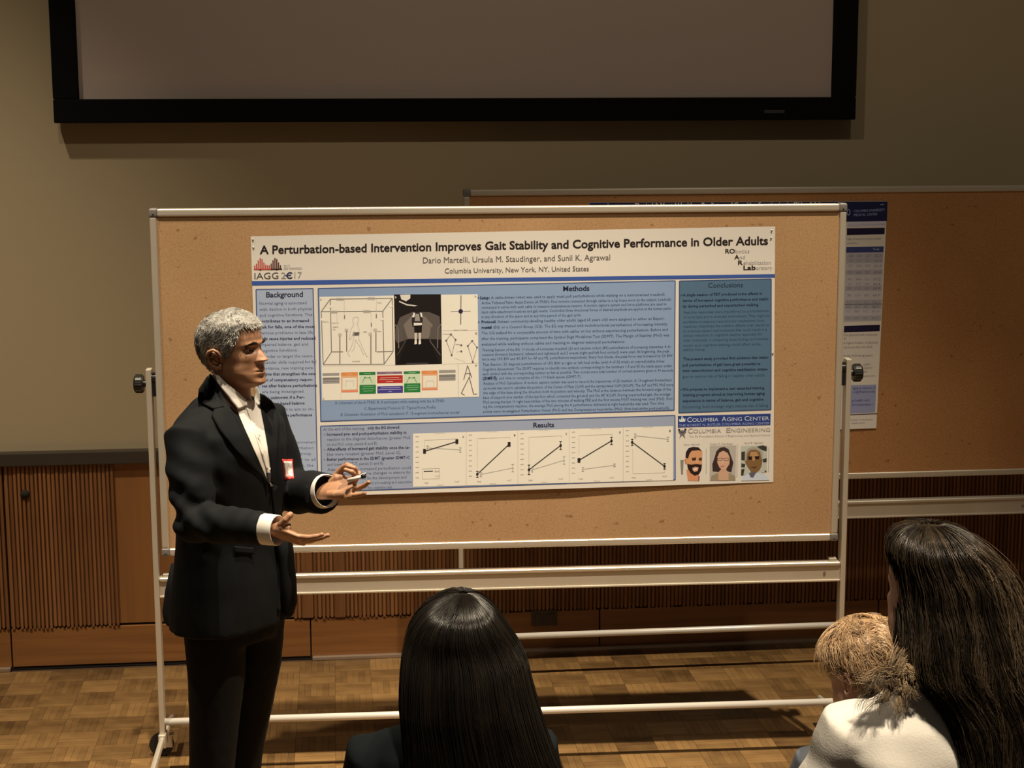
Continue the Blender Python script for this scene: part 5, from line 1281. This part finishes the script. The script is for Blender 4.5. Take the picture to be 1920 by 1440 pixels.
# hair volumes drawn from cross sections, then covered with strands
class HairVolume:
    def __init__(s, Y0, rows, depth, cy):
        """rows: (py, px left, px right); depth(t) half thickness; cy(t) offset in Y"""
        s.k = []
        for i, (y, a, b) in enumerate(rows):
            A, B = PY(a, y, Y0), PY(b, y, Y0); s.k.append((i/(len(rows)-1), (A[0]+B[0])/2, (B[0]-A[0])/2, (A[2]+B[2])/2))
        s.Y0, s.depth, s.cy = Y0, depth, cy
    def at(s, t, phi, lift=0.0):
        T = [q[0] for q in s.k]
        cx, a, z = (float(np.interp(t, T, [q[i] for q in s.k])) for i in (1, 2, 3))
        d = s.depth(t); e = 2/2.2; cs, sn = math.cos(phi), math.sin(phi)
        return np.array([cx+(a+lift)*math.copysign(abs(sn)**e, sn), s.Y0+s.cy(t)-(d+lift)*math.copysign(abs(cs)**e, cs), z+0.3*lift*max(0, 1-t*8)])
    def mesh(s, name, mat, parent, tone, n=64, m=80, lump=0.004, seed=0):
        V = []
        for j in range(m):
            t = j/(m-1)
            for i in range(n):
                phi = 2*math.pi*i/n
                l = lump*(mnoise.noise(Vector((math.cos(phi)*5+seed, math.sin(phi)*5, t*2.2)))+0.6*mnoise.noise(Vector((math.cos(phi)*16+seed, math.sin(phi)*16, t*4))))
                V.append(tuple(s.at(t, phi, l-0.004)))
        F_ = grid_faces(n, m); F_.append(tuple(range(n))[::-1]); F_.append(tuple(range((m-1)*n, m*n)))
        me = bpy.data.meshes.new(name); me.from_pydata(V, [], F_); tone_attr(me, tone); return link(name, me, mat, parent, True)

# woman with straight dark hair, seen from behind
wA = (0.202, 3.02)
pa = empty('person', (wA[0], wA[1], 0.16), 0, 'woman with long straight dark brown hair, seen from behind, nearest the middle', 'person')
ha = Head(Vector((px(866, 1240, 3.02))), 180, 0, 0, 0.90)
shz = 1.165+DZ
hands, Pf, Fv, Lv = seated(pa, wA, 180, shz, 0.166, m_navy, m_trouser, 0.16, 0.10, 0.05, 'blouse',
    lambda c: 0.0022*math.sin(c.x*95)*math.exp(-((c.x-0.05)/0.07)**2)*max(0.0, min(1.0, (c.z-1.10)/0.08))+0.002*mnoise.noise(c*9))
person_body(pa, ha, Vector((wA[0], wA[1]-0.01, shz+0.01)), hands, m_skin_w, ())
rows = [(1113, 862, 876), (1117, 840, 893), (1124, 820, 906), (1136, 800, 920), (1150, 786, 930), (1170, 772, 944), (1192, 765, 960), (1223, 758, 977), (1260, 753, 985), (1301, 751, 996), (1340, 755, 1008), (1380, 758, 1022), (1420, 762, 1042), (1460, 768, 1062), (1540, 790, 1070), (1640, 830, 1060)]
depA = lambda t: float(np.interp(t, [0, .06, .13, .2, .33, .5, .7, 1], [.01, .05, .078, .100, .112, .105, .080, .045]))
HA = HairVolume(3.02, rows, depA, lambda t: float(np.interp(t, [0, .4, .6, 1], [0, -0.015, -0.065, -0.115])))
oA = HA.mesh('hair', m_hair_dark, pa, 0.2, 80, 110, 0.006)
def straight(H, N, seedt, lift0=0.001, span=(0.5, 1.0), wave=0.0, K=22, spread=0.0025, tone0=0.3, freq=30, phis=(-math.pi, math.pi)):
    S, T = [], []
    for k in range(N):
        phi = RNG.uniform(*phis); t0 = RNG.random()**1.6*0.5; t1 = min(1, t0+RNG.uniform(*span)); L_ = lift0+abs(RNG.normal(0, spread)); dph = RNG.normal(0, 0.05); ph0 = RNG.uniform(0, 6.28)
        clump = mnoise.noise(Vector((math.cos(phi)*6+seedt, math.sin(phi)*6, 0)))
        pts = []
        for u in np.linspace(0, 1, K):
            t = t0+(t1-t0)*u
            w = wave*min(1, t*1.6)
            pts.append(H.at(t, phi+dph*u+w*math.sin(t*freq+ph0*0.35+clump*5), L_+0.012*w*8*math.cos(t*freq*0.8+ph0)))
        S.append(pts); T.append(float(np.clip(tone0+0.35*clump+RNG.normal(0, 0.12), -0.3, 0.8)))
    return S, T
S, T = straight(HA, 3600, 1.0, 0.0004, (0.5, 1.0), 0.006, 20, 0.0022, 0.25, 8)
strand_mesh('hair_strand', S, 0.0009, m_hair_dark, oA, T)

# woman in white with long wavy brown hair, on the right
wB = (1.04, 2.72)
pb = empty('person', (wB[0], wB[1], 0.16), 0, 'woman in a cream white top with long wavy brown hair, at the right edge', 'person')
hb_ = Head(Vector(px(1752, 1122, 2.71)), 203, 0, 0, 0.92)
hands, Pf, Fv, Lv = seated(pb, wB, 184, 1.305+DZ, 0.188, m_blouse, m_trouser, 0.16, 0.105, 0.06, 'sweater',
    lambda c: 0.0035*math.sin((c.z*0.9+c.x*0.35)*60+c.x*8)*math.exp(-((c.z-1.27)/0.05)**2)+0.004*mnoise.noise(c*8)+0.003*math.sin((c.x-0.9)*55+c.z*25)*math.exp(-((c.x-0.90)/0.05)**2))
person_body(pb, hb_, Vector((wB[0]-0.01, wB[1]-0.005, 1.30+DZ)), hands, m_skin_w, ())
rows = [(984, 1728, 1762), (988, 1706, 1786), (996, 1690, 1805), (1010, 1680, 1822), (1030, 1676, 1840), (1055, 1682, 1858), (1083, 1688, 1873), (1120, 1690, 1884), (1160, 1686, 1893), (1200, 1680, 1902), (1240, 1690, 1910), (1280, 1725, 1915), (1320, 1750, 1917), (1370, 1765, 1914), (1420, 1776, 1908), (1470, 1785, 1900), (1540, 1800, 1885), (1600, 1820, 1870)]
depB = lambda t: float(np.interp(t, [0, .05, .12, .2, .35, .5, .7, 1], [.01, .045, .075, .095, .106, .10, .07, .035]))
HB = HairVolume(2.71, rows, depB, lambda t: float(np.interp(t, [0, .4, .6, 1], [0, -0.01, -0.055, -0.10])))
oB = HB.mesh('hair', m_hair_brown, pb, 0.05, 80, 110, 0.012, 4.0)
S, T = straight(HB, 4200, 4.0, 0.001, (0.35, 0.9), 0.055, 30, 0.0035, 0.10, 26)
# brushed-back crown and loose flyaways
for k in range(90):
    ph = RNG.uniform(0.3, 2.2); t0 = RNG.uniform(0.05, 0.5); L_ = RNG.uniform(0.006, 0.03)
    S.append([HB.at(t0+0.35*u, ph+0.12*math.sin(u*7+k), 0.003+L_*math.sin(u*math.pi*0.8)) for u in np.linspace(0, 1, 16)]); T.append(0.5)
strand_mesh('hair_strand', S, 0.00062, m_hair_brown, oB, T)
# curls falling over her left shoulder
S, T = [], []
for g in range(22):
    r_ = np.random.default_rng(g*7+1)
    g0 = (r_.uniform(1686, 1730), r_.uniform(1185, 1245)); g1 = (r_.uniform(1606, 1750), r_.uniform(1262, 1340)); tw = r_.uniform(13, 21); ph = r_.uniform(0, 6.28); am = r_.uniform(3, 7)
    for k in range(26):
        a0, a1, b0, b1 = RNG.normal(0, 4.0, 4); dp_ = RNG.normal(0, 0.25); tn = float(np.clip(0.34+0.25*(g % 3-1)+RNG.normal(0, 0.12), -0.2, 0.9))
        pts = []
        for u in np.linspace(0, 1, 30):
            x = g0[0]+a0+(g1[0]+b0-g0[0])*u**1.3+am*u**0.8*math.sin(tw*u+ph+dp_); y = g0[1]+a1+(g1[1]+b1-g0[1])*u+am*0.8*u**0.8*math.cos(tw*u+ph+dp_)
            pts.append(PY(x, y, 2.69-0.062*min(1.0, u*2.2)-0.007*math.sin(tw*u+ph+1.0)))
        S.append(pts); T.append(tn)
strand_mesh('hair_curl', S, 0.0006, hair_mat('light_brown_curls', (0.06, 0.04, 0.025), (0.42, 0.30, 0.18), 0.4, 0.5), oB, T)

# person with short curly strawberry blond hair between them
wC = (1.215, 3.47)
pc = empty('person', (wC[0], wC[1], 0.0), 0, 'person with short curly strawberry blond hair, seated just left of the woman in white', 'person')
hc = Head(Vector(px(1624, 1266, 3.47)), 212, 4, 0, 0.88)
hands, Pf, Fv, Lv = seated(pc, wC, 182, 0.925+DZ, 0.195, m_slate, m_trouser, 0.0, 0.11, 0.06, 'jacket', lambda c: 0.004*mnoise.noise(c*9))
person_body(pc, hc, Vector((wC[0]-0.01, wC[1]-0.01, 0.93+DZ)), hands, m_skin_w)
def lineC(phi):
    a = abs(math.degrees(phi))
    return float(np.interp(a, [0, 30, 45, 60, 74, 84, 94, 104, 112, 125, 150, 180], [.165, .165, .155, .135, .110, .112, .134, .136, .110, .060, .040, .035]))
cth = lambda phi, z: 0.008+0.012*max(0, min(1, (z-0.09)/0.06))
oC = hair_cap(hc, lineC, cth, m_hair_blond, pc, 9.0, 0.005, 0.25)
S, T = [], []
for k in range(4800):
    phi = RNG.uniform(-math.pi, math.pi); z0 = lineC(phi); z = z0+(0.2215-z0)*RNG.random()**0.75
    base = np.array(hc.pt(z, phi, cth(phi, z)*0.95)); nr = np.array(hc.pt(z, phi, 0.02))-np.array(hc.pt(z, phi, 0.0)); nr /= np.linalg.norm(nr)
    cl = mnoise.noise(Vector((math.cos(phi)*4, math.sin(phi)*4, z*34))); up_ = np.array([0, 0, 1.0]); sdv = np.cross(up_, nr); sdv /= np.linalg.norm(sdv)+1e-9; dn = np.cross(nr, sdv)
    if dn[2] > 0: dn = -dn
    fl = dn*math.cos(cl*3.5)+sdv*math.sin(cl*3.5); ln = RNG.uniform(0.028, 0.052)*(0.35 if (58 < abs(math.degrees(phi)) < 112 and z < 0.155) else 1); s2 = np.cross(fl, nr)
    S.append([base+fl*ln*u+nr*(0.008*math.sin(u*3.0)+0.002)+s2*0.007*math.sin(u*4.5+cl*6) for u in np.linspace(0, 1, 9)])
    T.append(float(np.clip(0.26+0.65*cl+0.5*(z-0.14)*6+RNG.normal(0, 0.12), -0.3, 0.9)))
strand_mesh('hair_strand', S, 0.0007, m_hair_blond, oC, T)
# sunglasses pushed up on that head
sg = empty('sunglasses', tuple(hc.w(0.05, 0, 0.235)), 0, 'dark sunglasses pushed up on the strawberry blond hair', 'sunglasses')
bpy.context.view_layer.update()
for sd in (-1, 1):
    c = hc.w(0.052, sd*0.034, 0.222); b = bmesh.new(); nn = (hc.F*0.55+hc.U*0.83).normalized(); e1 = hc.L; e2 = nn.cross(e1)
    lp = [c+e1*0.028*math.copysign(abs(math.cos(q))**.8, math.cos(q))+e2*0.019*math.copysign(abs(math.sin(q))**.8, math.sin(q)) for q in [2*math.pi*i/24 for i in range(24)]]
    vs = [b.verts.new(p) for p in lp]; v2 = [b.verts.new(p+nn*0.002) for p in lp]; b.faces.new(vs); b.faces.new(v2[::-1])
    for i in range(24): b.faces.new((vs[i], vs[(i+1) % 24], v2[(i+1) % 24], v2[i]))
    wlink('lens', b, m_iris, sg, False)
    b = bmesh.new(); sweep(b, lp+[lp[0]], 0.0022, 8, cap=False); wlink('rim', b, m_black, sg)
    b = bmesh.new(); sweep(b, [c+hc.L*sd*0.028, hc.w(0.045, sd*0.074, 0.208), hc.w(0.015, sd*0.086, 0.185), hc.w(-0.03, sd*0.091, 0.155), hc.w(-0.06, sd*0.085, 0.135)], [0.003, 0.003, 0.0025, 0.002, 0.002], 8); wlink('temple_arm', b, m_black, sg)
b = bmesh.new(); sweep(b, [hc.w(0.052, -0.008, 0.226), hc.w(0.055, 0, 0.229), hc.w(0.052, 0.008, 0.226)], 0.002, 8); wlink('bridge', b, m_black, sg)
# figures were modelled in world space: keep them there under their root
bpy.context.view_layer.update()
for root in (man, pa, pb, pc):
    for ch in root.children: ch.matrix_parent_inverse = root.matrix_world.inverted()
